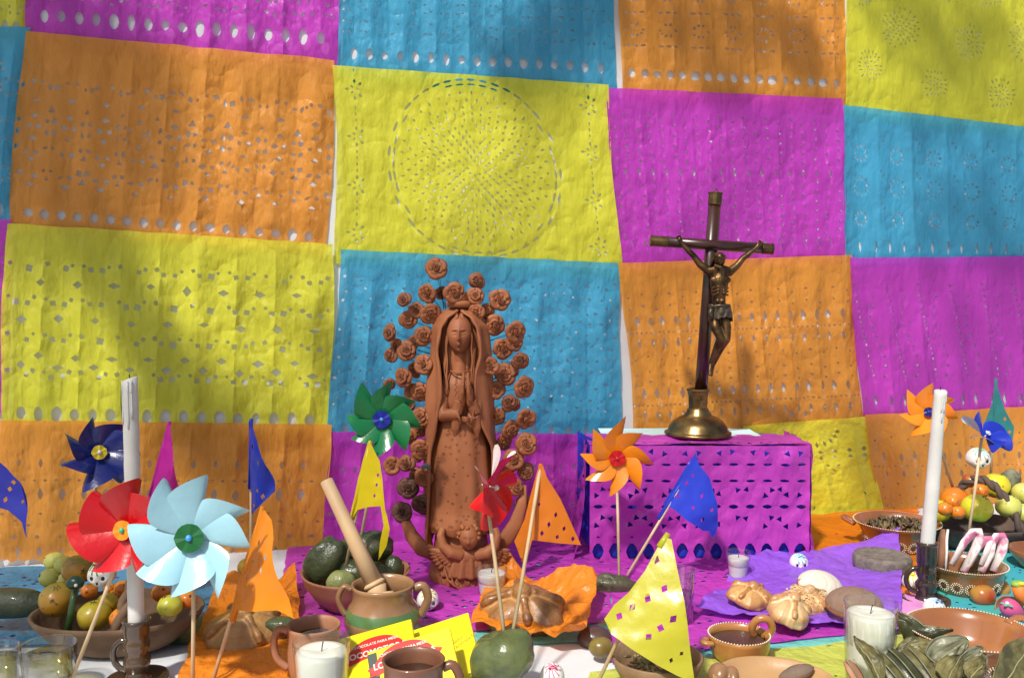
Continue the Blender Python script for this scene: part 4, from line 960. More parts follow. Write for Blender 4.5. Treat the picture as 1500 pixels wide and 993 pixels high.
def flag(label, top, bot, tip, col, stickfoot, outline, holes=(), hs=5.0, bulge=.012, seed=1, M=None, group='paper pennants on sticks', wrap=.0036, sleeve=1.0):
    """pennant: the edge top-bot wraps the stick; outline and cut-outs lie on the plane through top, bot, tip"""
    t = thing('pennant', label, 'flag', stickfoot, world_built=True, group=group)
    top, bot, tip = Vector(top), Vector(bot), Vector(tip); L = (top - bot).length; ex = (bot - top) / L
    H = (tip - top) - ex * (tip - top).dot(ex); wd = H.length; ey = H / wd; nn = ex.cross(ey).normalized()
    if nn.y > 0: nn = -nn
    def uv(p):
        r_ = ray(*p); q = CAM + r_ * ((top - CAM).dot(nn) / r_.dot(nn)) - top; return q.dot(ex), q.dot(ey)
    out = [uv(p) for p in outline]; O = []; r = random.Random(seed); px = top.y / F
    for i in range(len(out)):
        a, b = out[i], out[(i + 1) % len(out)]
        for q in range(4): O.append((a[0] + (b[0] - a[0]) * q / 4, a[1] + (b[1] - a[1]) * q / 4))
    hl = []
    for h in holes:
        c = uv(h[:2]); k = (h[2] if len(h) > 2 else hs) * px; hl.append(diamond(c[0], c[1], k * r.uniform(.9, 1.2), k * r.uniform(.65, .85), r.uniform(-.25, .25)))
    W_ = max(abs(o[1]) for o in O); X_ = max(o[0] for o in O)
    def mp(x, y):
        k = max(0, y / W_); return top + ex * x + ey * y + nn * (bulge * math.sin(k * PI * .9) + .35 * bulge * math.sin(x / L * 7 + seed) * k + .2 * bulge * math.sin(k * 9 + x * 40) * k + .003 + .0015 * nz((x * 60, y * 60, seed), 1, 2))
    mb = paper(mp, X_, W_, 26, 26, hl, outline=O)
    m_ = M or mat('pennant ' + label[:26], col, .3, nscale=12, col2=tuple(x * .88 for x in col), spec=.5, bump=.6, bscale=22, bdist=.004, alpha_transl=.25)
    mb.build('pennant_sheet', m_, t, weld='keep')
    e_ = top.lerp(bot, sleeve); m = MB(); m.tube([top - ex * .003, top.lerp(e_, .5), e_ + ex * .004], [wrap * .8, wrap, wrap * 1.15], 10); m.build('sleeve', m_, t)
    stick(t, stickfoot, top + ex * .004); return t
# --- left group
F1 = T(100, 1010)
pinwheel('dark navy pinwheel with a yellow hub, left of the left candle', 142, 664, 1.40, 48, (.012,.02,.16), (.30,.32,.42), (.65,.5,.02), (.7,.7,.75), P(137, 815, 1.42), face=(.85, -1, .35), rot=.35, hubr=.22, cup=1.15, n=7, pointy=.25)
pinwheel('red pinwheel with an orange hub and green pin', 187, 775, 1.12, 66, (.56,.004,.008), (.68,.60,.56), (.75,.25,.01), (.02,.45,.22), T(98, 1012), face=(-.15, -1, .15), rot=.1, hubr=.22, n=7, cup=.9, pointy=.2)
pinwheel('pale blue pinwheel with a dark green hub and blue pin', 281, 786, 1.09, 84, (.36,.64,.74), (.50,.70,.76), (.01,.12,.03), (.05,.32,.80), T(282, 1030), face=(.1, -1, .15), rot=.15, hubr=.25, cup=.85, pointy=.22)
flag('magenta pennant behind the left candle and the pale blue pinwheel', P(248, 620, 1.38), P(222, 722, 1.37), P(268, 735, 1.37), (.50,.01,.30), P(205, 800, 1.37), [(246,620),(251,620),(258,660),(267,732),(217,730),(232,690)], seed=4)
flag('deep blue pennant with a folded lower corner, left of centre', P(368, 616, 1.40), P(367, 712, 1.40), P(405, 708, 1.39), (.012,.035,.42), P(367, 862, 1.41), [(366,616),(371,617),(387,655),(404,702),(406,718),(388,737),(372,752),(371,716),(364,715),(366,670)], [(374,653),(385,676,3),(383,716),(391,724),(378,737)], 3.6, seed=5)
flag('orange pennant with small holes, above the left bread', P(384, 745, 1.17), P(342, 905, 1.15), P(428, 800, 1.12), (.88,.28,.012), T(308, 1010), [(386,742),(402,750),(414,762),(421,790),(425,850),(434,905),(415,893),(385,895),(356,893),(345,910),(338,904),(352,850),(370,790)], [(394,795),(382,822),(411,816),(402,836),(371,845),(387,862)], 4.2, seed=6, bulge=.018)
flag('blue pennant with square holes cut by the left edge of the frame', P(-70, 640, 1.25), P(-75, 745, 1.25), P(48, 778, 1.22), (.04,.05,.50), T(-70, 990), [(-72,640),(-20,652),(5,664),(22,682),(36,706),(47,745),(48,786),(42,762),(22,744),(0,737),(-40,740),(-75,750)], [(0,688),(28,704),(22,714),(17,729),(38,733,3)], 4.5, seed=7)
flag('yellow pennant with a long tail, above the bowl of dark fruit', P(542, 648, 1.44), P(518, 756, 1.44), P(568, 700, 1.42), (.80,.66,.01), P(504, 842, 1.44), [(540,648),(546,650),(560,673),(564,700),(568,745),(575,773),(569,798),(557,820),(560,795),(566,768),(562,740),(545,741),(526,746),(517,760),(515,752),(526,700)], [(557,695),(556,709),(553,725)], 3.2, seed=8, bulge=.006)
pinwheel('green pinwheel with a blue hub beside the statue', 560, 614, 1.48, 50, (.008,.20,.06), (.012,.25,.08), (.005,.01,.28), (.05,.30,.70), P(521, 830, 1.49), face=(.05, -1, .1), rot=.25, hubr=.26, pointy=.25, cup=.8)
# --- centre group
pinwheel('red pinwheel seen from the side in front of the statue', 717, 712, 1.20, 56, (.66,.006,.008), (.72,.62,.62), (.75,.70,.68), (.78,.75,.7), P(738, 925, 1.125), face=(1.0, -.55, -.1), rot=.4, n=7, cup=.8, hubr=.08)
flag('orange pennant with pink showing through, between statue and box', P(792, 682, 1.21), P(768, 818, 1.19), P(850, 797, 1.20), (.82,.25,.012), P(752, 922, 1.125), [(789,682),(795,682),(800,698),(820,730),(850,797),(815,794),(779,790),(771,820),(762,816),(753,792),(768,760),(778,720)], [(789,738,3),(813,753),(803,767),(825,773),(793,780),(815,785),(838,788)], 3.8, seed=9, bulge=.004, M=mat('thin orange foil', (.78,.22,.012), .35, nscale=10, alpha_transl=.35, transp=.08, bump=.5, bscale=20, bdist=.003))
pinwheel('orange pinwheel with a red hub in front of the box', 903, 670, 1.60, 50, (.88,.27,.010), (.75,.5,.3), (.55,.004,.01), (.6,.01,.02), P(907, 846, 1.53), face=(.0, -1, .05), rot=.35, n=8, hubr=.24, cup=.8, pointy=.35)
flag('blue tissue pennant with a knotted top, in front of the box', P(1020, 672, 1.59), P(966, 757, 1.56), P(1040, 778, 1.58), (.03,.06,.62), P(919, 842, 1.53), [(1018,664),(1022,680),(1036,700),(1045,738),(1046,752),(1048,768),(1042,788),(1034,776),(1026,776),(1000,760),(986,746),(970,737),(985,715),(1004,682)], [(1013,696,3),(1004,707),(991,726),(1010,742),(1023,725),(1036,745),(1023,759)], 3.6, seed=10)
flag('big yellow pennant with diamond holes at the front', P(977, 784, 1.135), P(890, 925, 1.10), P(1012, 990, 1.075), (.56,.53,.035), T(868, 1015), [(971,786),(983,790),(990,830),(1000,880),(1008,940),(1017,1000),(990,988),(960,972),(925,950),(895,928),(885,906),(900,885),(920,868),(945,835),(961,805)], [(961,820),(972,862),(948,877),(926,889),(907,902),(966,919),(984,906),(949,932),(997,956,4),(982,966,4)], 6.6, seed=11, bulge=.014, wrap=.0045, sleeve=.10)
# --- right group
pinwheel('orange pinwheel behind the right candle', 1360, 604, 1.76, 36, (.88,.26,.012), (.85,.6,.4), (.01,.01,.15), (.02,.02,.3), P(1398, 722, 1.82), face=(-.4, -1, .2), rot=.2, n=7, cup=1.1)
flag('teal pennant with square holes at the right edge', P(1459, 556, 1.86), P(1454, 636, 1.86), P(1482, 640, 1.85), (.03,.22,.22), P(1450, 715, 1.87), [(1457,555),(1463,575),(1471,600),(1485,625),(1482,645),(1477,650),(1472,641),(1455,632),(1442,618),(1453,590)], [(1471,613),(1463,624),(1478,632)], 3.0, seed=12, bulge=.004)
pinwheel('blue and silver pinwheel above the right fruit basket', 1442, 640, 1.62, 35, (.012,.03,.40), (.62,.66,.72), (.55,.58,.66), (.6,.6,.65), P(1418, 788, 1.60), face=(.4, -.6, .9), rot=.5, n=6, cup=1.0, hubr=.12)
# diamond holes of the big yellow and orange front pennants are cut where the photograph shows them
# --- candles
def candlestick(label, foot, h, mt, rz, s=1.0, handle=True):
    t = thing('candlestick', label, 'candlestick', foot, rz=rz)
    m = MB(); m.lathe([(0, 0), (.036*s, 0), (.040*s, .004), (.040*s, .010), (.034*s, .010), (.026*s, .006), (.016*s, .010), (.0135*s, .020), (.0175*s, .030), (.0175*s, .036), (.0125*s, .043), (.0165*s, .050), (.0165*s, .058), (.0145*s, .064), (.0165*s, .072), (.0165*s, h-.006), (.0185*s, h), (.0145*s, h+.001), (.0135*s, h-.02), (0, h-.02)], 32, wob=.05)
    m.build('holder', mt, t)
    m = MB(); m.tube([(-.014*s - .0, 0, .058)] + [(-.016*s - .016 * math.sin(a), 0, .040 + .020 * math.cos(a)) for a in [PI * k / 10 for k in range(11)]] + [(-.012*s, 0, .018)], .0042, 9); m.build('handle', mt, t)
    return t
def taper(label, foot, h, r0, r1, lean=(0, 0), wick=True, burnt=False):
    t = thing('taper_candle', label, 'candle', foot)
    m = MB(); pr = []
    n = 24
    for i in range(n + 1):
        v = i / n; pr.append((r0 + (r1 - r0) * v + .0002 * math.sin(i * 2.1), h * v))
    pr += [(r1 * .8, h + .0015), (r1 * .3, h + .001), (0, h)]
    m.lathe([(0, 0)] + pr, 24, wob=.03)
    m.v = [v + Vector((lean[0] * v.z / h, lean[1] * v.z / h, (.35 * v.x if v.z > h - .01 and burnt else 0))) for v in m.v]
    m.build('wax', M_WAX, t)
    rd = random.Random(int(h * 1000))
    for k in range(4):
        a = -PI / 2 + rd.uniform(-1.1, 1.1); L_ = rd.uniform(.015, .07); q = MB(); pp = []
        for i in range(6):
            z = h - .001 - L_ * i / 5; f = z / h; pp.append((lean[0] * f + math.cos(a) * r1 * 1.0, lean[1] * f + math.sin(a) * r1 * 1.0, z))
        q.tube(pp, [.0012, .0014, .0012, .0013, .0018, .0012], 8); q.build('wax_drip', M_WAX, t)
    m = MB(); m.tube([(lean[0], lean[1], h), (lean[0] - .0005, lean[1], h + .007)], .0008, 6)
    if burnt: m.tube([(lean[0] - r1 * 1.02, lean[1] - .003, h - .006), (lean[0] - r1 * .98, lean[1] - .006, h - .03), (lean[0] - r1 * .9, lean[1] - r1 * .5, h - .052)], [.0004, .0006, .0009], 6)
    m.build('wick', M_BLACK, t); return t
LC = T(202, 1002); candlestick('dark brown glazed candlestick with a loop handle at the front left', LC, .088, mat('brown smoky glaze', (.07,.035,.015), .14, col2=(.03,.02,.012), nscale=25, bump=.4, bscale=60, coat=.8), 0, 1.0)
lh = LC + Vector((0, 0, .072)); topz = P(198, 556, LC.y).z
taper('tall white candle at the left with a black wick trace', lh, topz - lh.z, .0105, .0098, ((197 - 199) * LC.y / F, 0), burnt=True)
RC = T(1356, 884); candlestick('black glazed candlestick at the right holding a tall candle', RC, .105, M_DARKG, -.2, .98)
rh = RC + Vector((0, 0, .088)); topz = P(1366, 572, RC.y).z
taper('tall white candle at the right leaning a little', rh, topz - rh.z, .0118, .0098, (.016, .0), burnt=False)
# --- glasses
def glass_candle(label, foot, rt, rb, h, wax_h, mt_wax, ridges=0, wick=True, cat='candle', dome=.004, tint=(.97,.98,.97)):
    t = thing('glass_candle', label, cat, foot); gm = glass_mat('candle glass', (.97,.98,.97), .9)
    m = MB(); seg = 48
    pr = [(0, .001), (rb * .96, .001), (rb, .004)] + [(rb + (rt - rb) * k / 8, .004 + (h - .004) * k / 8) for k in range(1, 9)] + [(rt - .0006, h + .0012), (rt - .0016, h)] + [(rb + (rt - rb) * k / 8 - .0018, .004 + (h - .004) * k / 8) for k in (7, 6, 5, 4)]
    m.lathe(pr, seg)
    if ridges: m.v = [v * 1 if v.z > h * .82 or v.length < .01 else Vector((v.x * (1 + .02 * math.cos(math.atan2(v.y, v.x) * ridges)), v.y * (1 + .02 * math.cos(math.atan2(v.y, v.x) * ridges)), v.z)) for v in m.v]
    m.build('glass', gm, t)
    rw = lambda z: (rb + (rt - rb) * z / h) - .0021
    m = MB(); m.lathe([(0, .005), (rw(.005), .005)] + [(rw(wax_h * k / 6) * (1 + (.0 if not ridges else 0)), .005 + (wax_h - .005) * k / 6) for k in range(1, 7)] + [(rw(wax_h) * .93, wax_h + dome), (rw(wax_h) * .6, wax_h + dome * 1.4), (rw(wax_h) * .25, wax_h + dome * .9), (0, wax_h + dome * .7)], 40, wob=.02)
    m.build('wax', mt_wax, t)
    m = MB(); m.tube([(0, 0, wax_h + dome * .5), (.0008, 0, wax_h + dome + .005), (.0022, -.001, wax_h + dome + .011)], .0007, 6); m.build('wick', M_BLACK, t); return t
glass_candle('frosted glass of white wax at the front, by the clay mugs', P(471, 945, 1.045) * 1 - Vector((0, 0, P(471, 945, 1.045).z)), .0345, .026, .105, .088, M_WAXC, dome=.005)
glass_candle('ribbed tall glass of cream candle wax at the front right', T(1273, 1003), .0345, .029, .112, .094, M_WAXC, ridges=18)
glass_candle('small glass of white wax at the foot of the statue', T(720, 874), .0275, .022, .050, .042, M_WAX, dome=.001)
glass_candle('small glass candle against the box, behind the violet paper', T(1081, 850), .0225, .0165, .053, .042, M_WAX, dome=.001)
def tumbler(label, foot, rt, rb, h, lv, liq, wick=False, extra=None):
    t = thing('drinking_glass', label, 'glass', foot)
    m = MB(); m.lathe([(0, .001), (rb, .001), (rb + .001, .005), (rt, h), (rt - .0005, h + .0012), (rt - .0017, h), (rb - .0005, .009), (0, .009)], 40); m.build('glass', glass_mat('tumbler glass', (.95,.96,.96), 1.6), t)
    m = MB(); rr = rb + (rt - rb) * lv / h - .0022; m.lathe([(0, .0095), (rb - .001, .0095), (rr, lv), (0, lv)], 40); m.build('liquid', liq, t)
    if extra: extra(t, lv, rr)
    return t
LQW = glass_mat('water', (.90,.92,.94), 1.5); LQY = glass_mat('yellowish oil', (.80,.78,.42), 1.2)
def floater(t, lv, rr):
    m = MB(); m.tube([(-.012, 0, lv + .001), (-.004, 0, lv + .001), (.008, .002, lv + .001)], [.003, .004, .002], 8, flat=.4); m.build('wick_float', M_BLACK, t)
tumbler('tumbler of water standing before the box, behind the yellow pennant', T(997, 914), .0215, .018, .088, .052, LQW, extra=lambda t, lv, rr: None)
tumbler('short tumbler of pale oil with a dark floating wick at the front left', T(73, 1012), .0345, .029, .062, .050, LQY, extra=floater)
tumbler('tumbler cut by the left edge, beside the oil tumbler', T(-2, 1012), .027, .024, .058, .045, LQY)
# ================================================================ clay pots
def lathe_pot(name, label, cat, foot, prof, mt, handles=(), liquid=None, seg=48, sx=1, sy=1, rz=0, wob=.03, body='body', mt2=None, split=None):
    t = thing(name, label, cat, foot, rz=rz)
    m = MB(); m.lathe(prof, seg, sx=sx, sy=sy, wob=wob, seed=foot[0] * 3)
    if split: m.m = [1 if split(sum((m.v[i] for i in f), Vector()) / len(f)) else 0 for f in m.f]
    m.build(body, [mt, mt2] if mt2 else mt, t)
    for pts, r_, fl_ in handles:
        h = MB(); P_ = [Vector(p) for p in pts]; q = []
        for i in range(len(P_) - 1):
            for k in range(4):
                a, b, c, d = P_[max(0, i-1)], P_[i], P_[i+1], P_[min(len(P_)-1, i+2)]; s = k / 4
                q.append(.5 * ((2*b) + (c-a)*s + (2*a-5*b+4*c-d)*s*s + (3*b-a-3*c+d)*s**3))
        q.append(P_[-1]); h.tube(q, r_, 10, flat=fl_); h.build('handle', mt, t)
    if liquid:
        m = MB(); m.lathe([(liquid[1], liquid[0]), (liquid[1] * .9, liquid[0] + .0006), (0, liquid[0] + .0004)], 40, sx=sx, sy=sy); m.build('contents', liquid[2], t)
    return t
def thick(outer, th=.004, inner_bottom=.008):
    o = list(outer); i = [(max(0, r_ - th), z_) for r_, z_ in reversed(o[2:])]
    return o + [(o[-1][0] - th * .5, o[-1][1] + .0015)] + i + [(0, inner_bottom)]
CHOC = mat('dark chocolate drink', (.035, .014, .008), .25, coat=.4, nscale=20); MOLE = mat('brown mole sauce', (.07,.035,.025), .35, nscale=40, bump=.3)
lathe_pot('olla', 'clay pot with a green glazed shoulder and two handles holding a wooden beater', 'pot', P(561, 861, 1.30) - Vector((0, 0, P(561, 861, 1.30).z)),
   thick([(0,0),(.036,0),(.050,.012),(.0575,.030),(.0575,.042),(.051,.056),(.0455,.064),(.0445,.075),(.0455,.084),(.0475,.089)], .0045), M_TAN,
   [([(-.046,0,.080),(-.058,0,.085),(-.066,-.002,.070),(-.062,-.003,.054),(-.055,-.004,.044)], .0055, .8), ([(.046,0,.082),(.060,0,.086),(.067,0,.068),(.060,0,.050),(.056,0,.042)], .0065, 1)], mt2=M_GREENG, split=lambda c: (.043 < c.z < .056 + .004 * math.sin(c.x * 90) and c.length > .05))
lathe_pot('clay_mug', 'terracotta mug of dark chocolate with its handle to the left, behind the wax glass', 'mug', P(460, 922, 1.145) - Vector((0, 0, P(460, 922, 1.145).z)),
   thick([(0,0),(.024,0),(.030,.015),(.034,.035),(.0345,.05),(.0325,.068),(.034,.082),(.0355,.086)], .0035), M_CLAY, [([(-.033,0,.078),(-.046,0,.080),(-.053,0,.062),(-.048,0,.040),(-.034,0,.028)], .0048, 1)], liquid=(.070, .030, CHOC))
lathe_pot('clay_mug', 'dark clay mug of chocolate in front of the yellow boxes, handle to the right', 'mug', P(606, 982, 1.035) - Vector((0, 0, P(606, 982, 1.035).z)),
   thick([(0,0),(.026,0),(.032,.015),(.0355,.035),(.036,.05),(.035,.068),(.036,.082),(.0375,.086)], .0035), mat('brown clay', (.20,.085,.045), .4, col2=(.14,.055,.03), nscale=20, bump=.3, bscale=90, coat=.3), [([(.035,0,.076),(.047,0,.079),(.055,0,.062),(.050,0,.040),(.036,0,.026)], .0055, 1)], liquid=(.068, .032, CHOC))
AV = T(522, 889)
b_ = lathe_pot('clay_bowl', 'terracotta bowl with painted scrolls holding dark fruit', 'bowl', AV, thick([(0,0),(.042,0),(.050,.006),(.070,.024),(.084,.044),(.088,.058),(.091,.062)], .0045), M_CLAY, wob=.02)
m = MB()
for k in range(5):                                                     # painted plant scrolls (slightly raised slip)
    a0 = -2.55 + k * .42; zz = .014
    def sp_(a, z): 
        R = .0505 + (z - .006) / .052 * .0385 if z > .006 else .05; R = .050 + .0385 * ((z - .006) / .052) ** .8; return Vector((math.cos(a) * (R + .0008), math.sin(a) * (R + .0008), z))
    for da, n_ in ((-.10, 1), (.0, 1), (.10, 1), (.18, 1), (-.18, 1)):
        pts = [sp_(a0 + da * q / 5, zz + .022 * q / 5 - .004 * abs(da) * 10 * (q / 5) ** 2) for q in range(6)]
        m.tube(pts, [.001, .002, .0026, .0026, .0018, .0006], 6, flat=.25)
    m.tube([sp_(a0 + .21 + .02 * math.sin(q), .012 + .034 * q / 7) for q in range(8)], .0007, 5)
m.build('painted_scroll', mat('dark slip', (.17,.07,.045), .5), b_)['kind'] = 'stuff'
BEATER = thing('wooden_beater', 'pale turned wooden beater standing slantwise in the clay pot', 'beater', P(552, 868, 1.30), world_built=True)
a, c = P(478, 704, 1.34), P(547, 852, 1.30); m = MB(); d = (c - a).normalized()
m.tube([a - d * .001, a, a.lerp(c, .5), c], [.0085, .0098, .0108, .0135], 20); m.build('shaft', M_WOOD, BEATER)
m = MB(); m.tube([c, c + d*.002, c + d*.003, c+d*.006, c+d*.0065, c+d*.009, c+d*.010, c+d*.020, c+d*.021, c+d*.024, c+d*.0242, c+d*.034, c+d*.038], [.0135,.016,.0165,.0165,.0145,.0145,.0160,.0120,.0120,.0190,.0205,.0205,.0165], 24); m.build('turned_head', M_WOOD, BEATER)
MP = T(1082, 971)
cz_ = lathe_pot('small_casserole', 'small orange clay casserole of brown sauce with a looped handle', 'casserole', MP, thick([(0,0),(.022,0),(.031,.006),(.039,.016),(.042,.027),(.0415,.036),(.0435,.041)], .0035), mat('orange clay glaze', (.46,.21,.06), .25, col2=(.38,.15,.04), nscale=14, coat=.6),
   [([(.024,.012,.036),(.020,.006,.050),(.027,.002,.062),(.040,.000,.063),(.047,.002,.050),(.041,.006,.034)], .0055, .9), ([(-.041,-.014,.034),(-.050,-.018,.036),(-.053,-.010,.035),(-.045,.004,.034)], .006, .6)], liquid=(.034, .037, MOLE))
m = MB()
for k in range(64):
    a = 2 * PI * k / 64; m.ball((.0425 * math.cos(a), .0425 * math.sin(a), .0428), .0012, seg=6, rings=4)
m.build('white_rim_dots', flatmat('cream slip', (.75,.68,.5), .5), cz_)['kind'] = 'stuff'
def rosettes(t, prof_r, zc, n, R, span=2 * PI, a0=0.0, name='dot_rosette', sx=1, sy=1):
    cm = flatmat('cream slip', (.75,.68,.5), .5)
    for k in range(n):
        ac = a0 + span * k / n; m = MB()
        for rr, q_ in ((R, 16), (R * .72, 13)):
            for q in range(q_):
                t_ = 2 * PI * q / q_; z = zc + rr * math.sin(t_); R_ = prof_r(z); a = ac + rr * math.cos(t_) / R_
                m.ball((math.cos(a) * R_ * sx, math.sin(a) * R_ * sy, z), (.0011, .0011, .0011), seg=5, rings=4)
        R_ = prof_r(zc); m.ball((math.cos(ac) * R_ * sx, math.sin(ac) * R_ * sy, zc), (R * .36,) * 3, seg=8, rings=6, M=Matrix.Rotation(ac, 4, 'Z') @ Matrix.Scale(.15, 4, (1, 0, 0)), mi=1)
        m.build(name, [cm, flatmat('dark slip dot', (.08,.03,.015), .5)], t)
def prof_at(prof):
    def f(z):
        for (r0, z0), (r1, z1) in zip(prof, prof[1:]):
            if z0 <= z <= z1 and z1 > z0: return r0 + (r1 - r0) * (z - z0) / (z1 - z0) + .0006
        return prof[-1][0]
    return f
def dotted_bowl(label, foot, prof, mt, nros, R, zc, handles=(), **k):
    t = lathe_pot('dotted_bowl', label, 'bowl', foot, thick(prof, .004), mt, handles, **k); rosettes(t, prof_at(prof), zc, nros, R, a0=.1)
    m = MB(); rr, zz = prof[-1]
    for q in range(110): a = 2 * PI * q / 110; m.ball((rr * math.cos(a), rr * math.sin(a), zz + .0008), .0011, seg=5, rings=4)
    m.build('rim_dots', flatmat('cream slip', (.75,.68,.5), .5), t)['kind'] = 'stuff'; return t
FB = T(1313, 806); dotted_bowl('shallow brown bowl with dotted rosettes far right, full of dried mushrooms', FB, [(0,0),(.050,0),(.056,.006),(.062,.022),(.070,.040),(.078,.054),(.083,.060)], M_CLAYG, 16, .0105, .022,
   handles=[([(-.074,.030,.052),(-.090,.040,.060),(-.094,.030,.058),(-.082,.012,.052)], .007, .6)])
CBW = T(1413, 866); dotted_bowl('greenish brown bowl with dotted rosettes holding pink and white sweets', CBW, [(0,0),(.046,0),(.050,.004),(.056,.016),(.059,.030),(.062,.042),(.067,.050)], mat('greenish brown glaze', (.16,.10,.035), .22, col2=(.26,.10,.035), nscale=10, coat=.6, lo=.45, hi=.55), 16, .0095, .020)
BD = T(1419, 976); bd = lathe_pot('clay_dish', 'wide brown glazed dish with a white dotted rim at the front right', 'dish', BD, thick([(0,0),(.048,0),(.056,.005),(.068,.022),(.076,.042),(.080,.050),(.084,.053)], .0045), mat('orange brown glaze', (.36,.14,.045), .18, col2=(.28,.10,.03), nscale=9, coat=.8),
   [([(.070,.030,.050),(.090,.036,.056),(.098,.018,.054),(.090,-.004,.050),(.080,-.008,.048)], .007, .6)])
m = MB()
for q in range(130): a = 2 * PI * q / 130; m.ball((.083 * math.cos(a), .083 * math.sin(a), .0545), .0012, seg=5, rings=4)
m.build('rim_dots', flatmat('cream slip', (.75,.68,.5), .5), bd)['kind'] = 'stuff'; rosettes(bd, prof_at([(0,0),(.048,0),(.056,.005),(.068,.022),(.076,.042),(.080,.050)]), .020, 14, .0095, a0=.2)
lathe_pot('clay_plate', 'wide tan clay plate at the bottom edge, right of centre', 'plate', T(1136, 1032), thick([(0,0),(.050,0),(.064,.012),(.074,.024),(.079,.030)], .004), mat('tan clay', (.50,.30,.14), .4, col2=(.42,.24,.1), nscale=12, bump=.3, bscale=80, coat=.3))
lathe_pot('clay_bowl', 'rough clay bowl of seeds under the big yellow pennant', 'bowl', T(962, 1010), thick([(0,0),(.034,0),(.045,.012),(.055,.03),(.060,.046)], .004), mat('rough brown clay', (.28,.17,.09), .6, col2=(.18,.10,.05), nscale=20, bump=.8, bscale=70))
lathe_pot('stone_mortar', 'grey stone mortar behind the violet paper', 'mortar', T(1291, 843), [(0,0),(.042,0),(.048,.008),(.051,.022),(.052,.034),(.049,.040),(.043,.041),(.030,.037),(0,.035)], M_STONE, wob=.05)
lathe_pot('clay_bowl', 'brown glazed bowl cut by the right edge, beside the bowl of sweets', 'bowl', T(1530, 835), thick([(0,0),(.036,0),(.044,.008),(.056,.026),(.062,.038)], .004), M_CLAYG)
# big shallow baskets of clay with an arched handle
def basket(label, foot, rx, ry, h, mt, arch, loops=()):
    t = thing('clay_basket', label, 'basket', foot)
    pr = thick([(0,0),(rx*.55,0),(rx*.66,.006),(rx*.86,h*.5),(rx*.97,h*.85),(rx,h)], .006)
    m = MB(); m.lathe(pr, 64, sy=ry / rx, wob=.05); m.build('body', mt, t)
    if arch:
        a, b, hh, rr = arch; m = MB(); a, b = Vector(a), Vector(b); pts = []
        for k in range(33):
            u = k / 32; p = a.lerp(b, u); p.z += hh * math.sin(PI * u) ** .8; pts.append(p)
        for s_ in (0, 1):
            q = [];
            for k, p in enumerate(pts):
                d = (pts[min(32, k+1)] - pts[max(0, k-1)]).normalized(); n1 = d.cross(Vector((0, 1, .2))).normalized(); n2 = d.cross(n1); an = k * .9 + s_ * PI
                q.append(p + (n1 * math.cos(an) + n2 * math.sin(an)) * rr * .55)
            m.tube(q, rr * .75, 9)
        m.build('twisted_handle', mt, t)
    return t
LB = T(178, 943); LB_ = basket('brown clay basket of mixed fruit at the left', LB, .125, .092, .052, mat('rough fired clay', (.19,.115,.065), .85, col2=(.13,.075,.04), nscale=25, bump=.9, bscale=70), ((.030, -.075, .045), (.062, .078, .045), .085, .009))
RB = T(1432, 801); basket('dark clay basket of fruit with a twisted handle at the right', RB, .120, .085, .050, mat('smoked clay', (.11,.07,.05), .8, col2=(.06,.045,.04), nscale=18, bump=.8, bscale=60), ((-.058, .045, .045), (.050, -.070, .045), .098, .0078))
# ================================================================ fruit
def fruitmat(n, c, c2, r=.3, **k): return mat(n, c, r, col2=c2, nscale=k.pop('nscale', 22), bump=k.pop('bump', .25), bscale=k.pop('bscale', 180), coat=.15, **k)
M_OR = fruitmat('orange skin', (.72,.21,.012), (.62,.14,.01)); M_GUA = fruitmat('guava skin', (.66,.60,.14), (.50,.52,.10), .45, speck=((.30,.22,.06), 90, .66)); M_LIMY = fruitmat('lime yellow skin', (.55,.58,.03), (.68,.55,.02), speck=((.35,.30,.02), 120, .66))
M_GRO = fruitmat('green orange skin', (.12,.16,.015), (.42,.20,.015), .35, nscale=14, speck=((.05,.05,.02), 110, .66)); M_TEJ = fruitmat('hawthorn skin', (.74,.30,.02), (.60,.15,.01), .35, speck=((.25,.10,.03), 160, .64)); M_DKG = fruitmat('dark green skin', (.035,.055,.022), (.075,.085,.035), .28, bump=1.2, bscale=110)
M_PALEG = fruitmat('pale green skin', (.30,.34,.12), (.22,.24,.08), .4, bump=.8); M_PLUM = fruitmat('plum skin', (.065,.03,.035), (.10,.06,.035), .3); M_OLI = fruitmat('olive skin', (.22,.18,.035), (.16,.10,.03), .3); M_RED = fruitmat('red skin', (.34,.03,.015), (.45,.22,.04), .3)
M_CHA = fruitmat('chayote skin', (.075,.10,.032), (.14,.165,.06), .3, bump=2.2, bscale=45, nscale=40)
M_AVO = fruitmat('avocado skin', (.045,.05,.025), (.09,.085,.04), .35, bump=1.6, bscale=130, nscale=60)
M_CALYX = mat('dried calyx', (.05,.035,.015), .8)
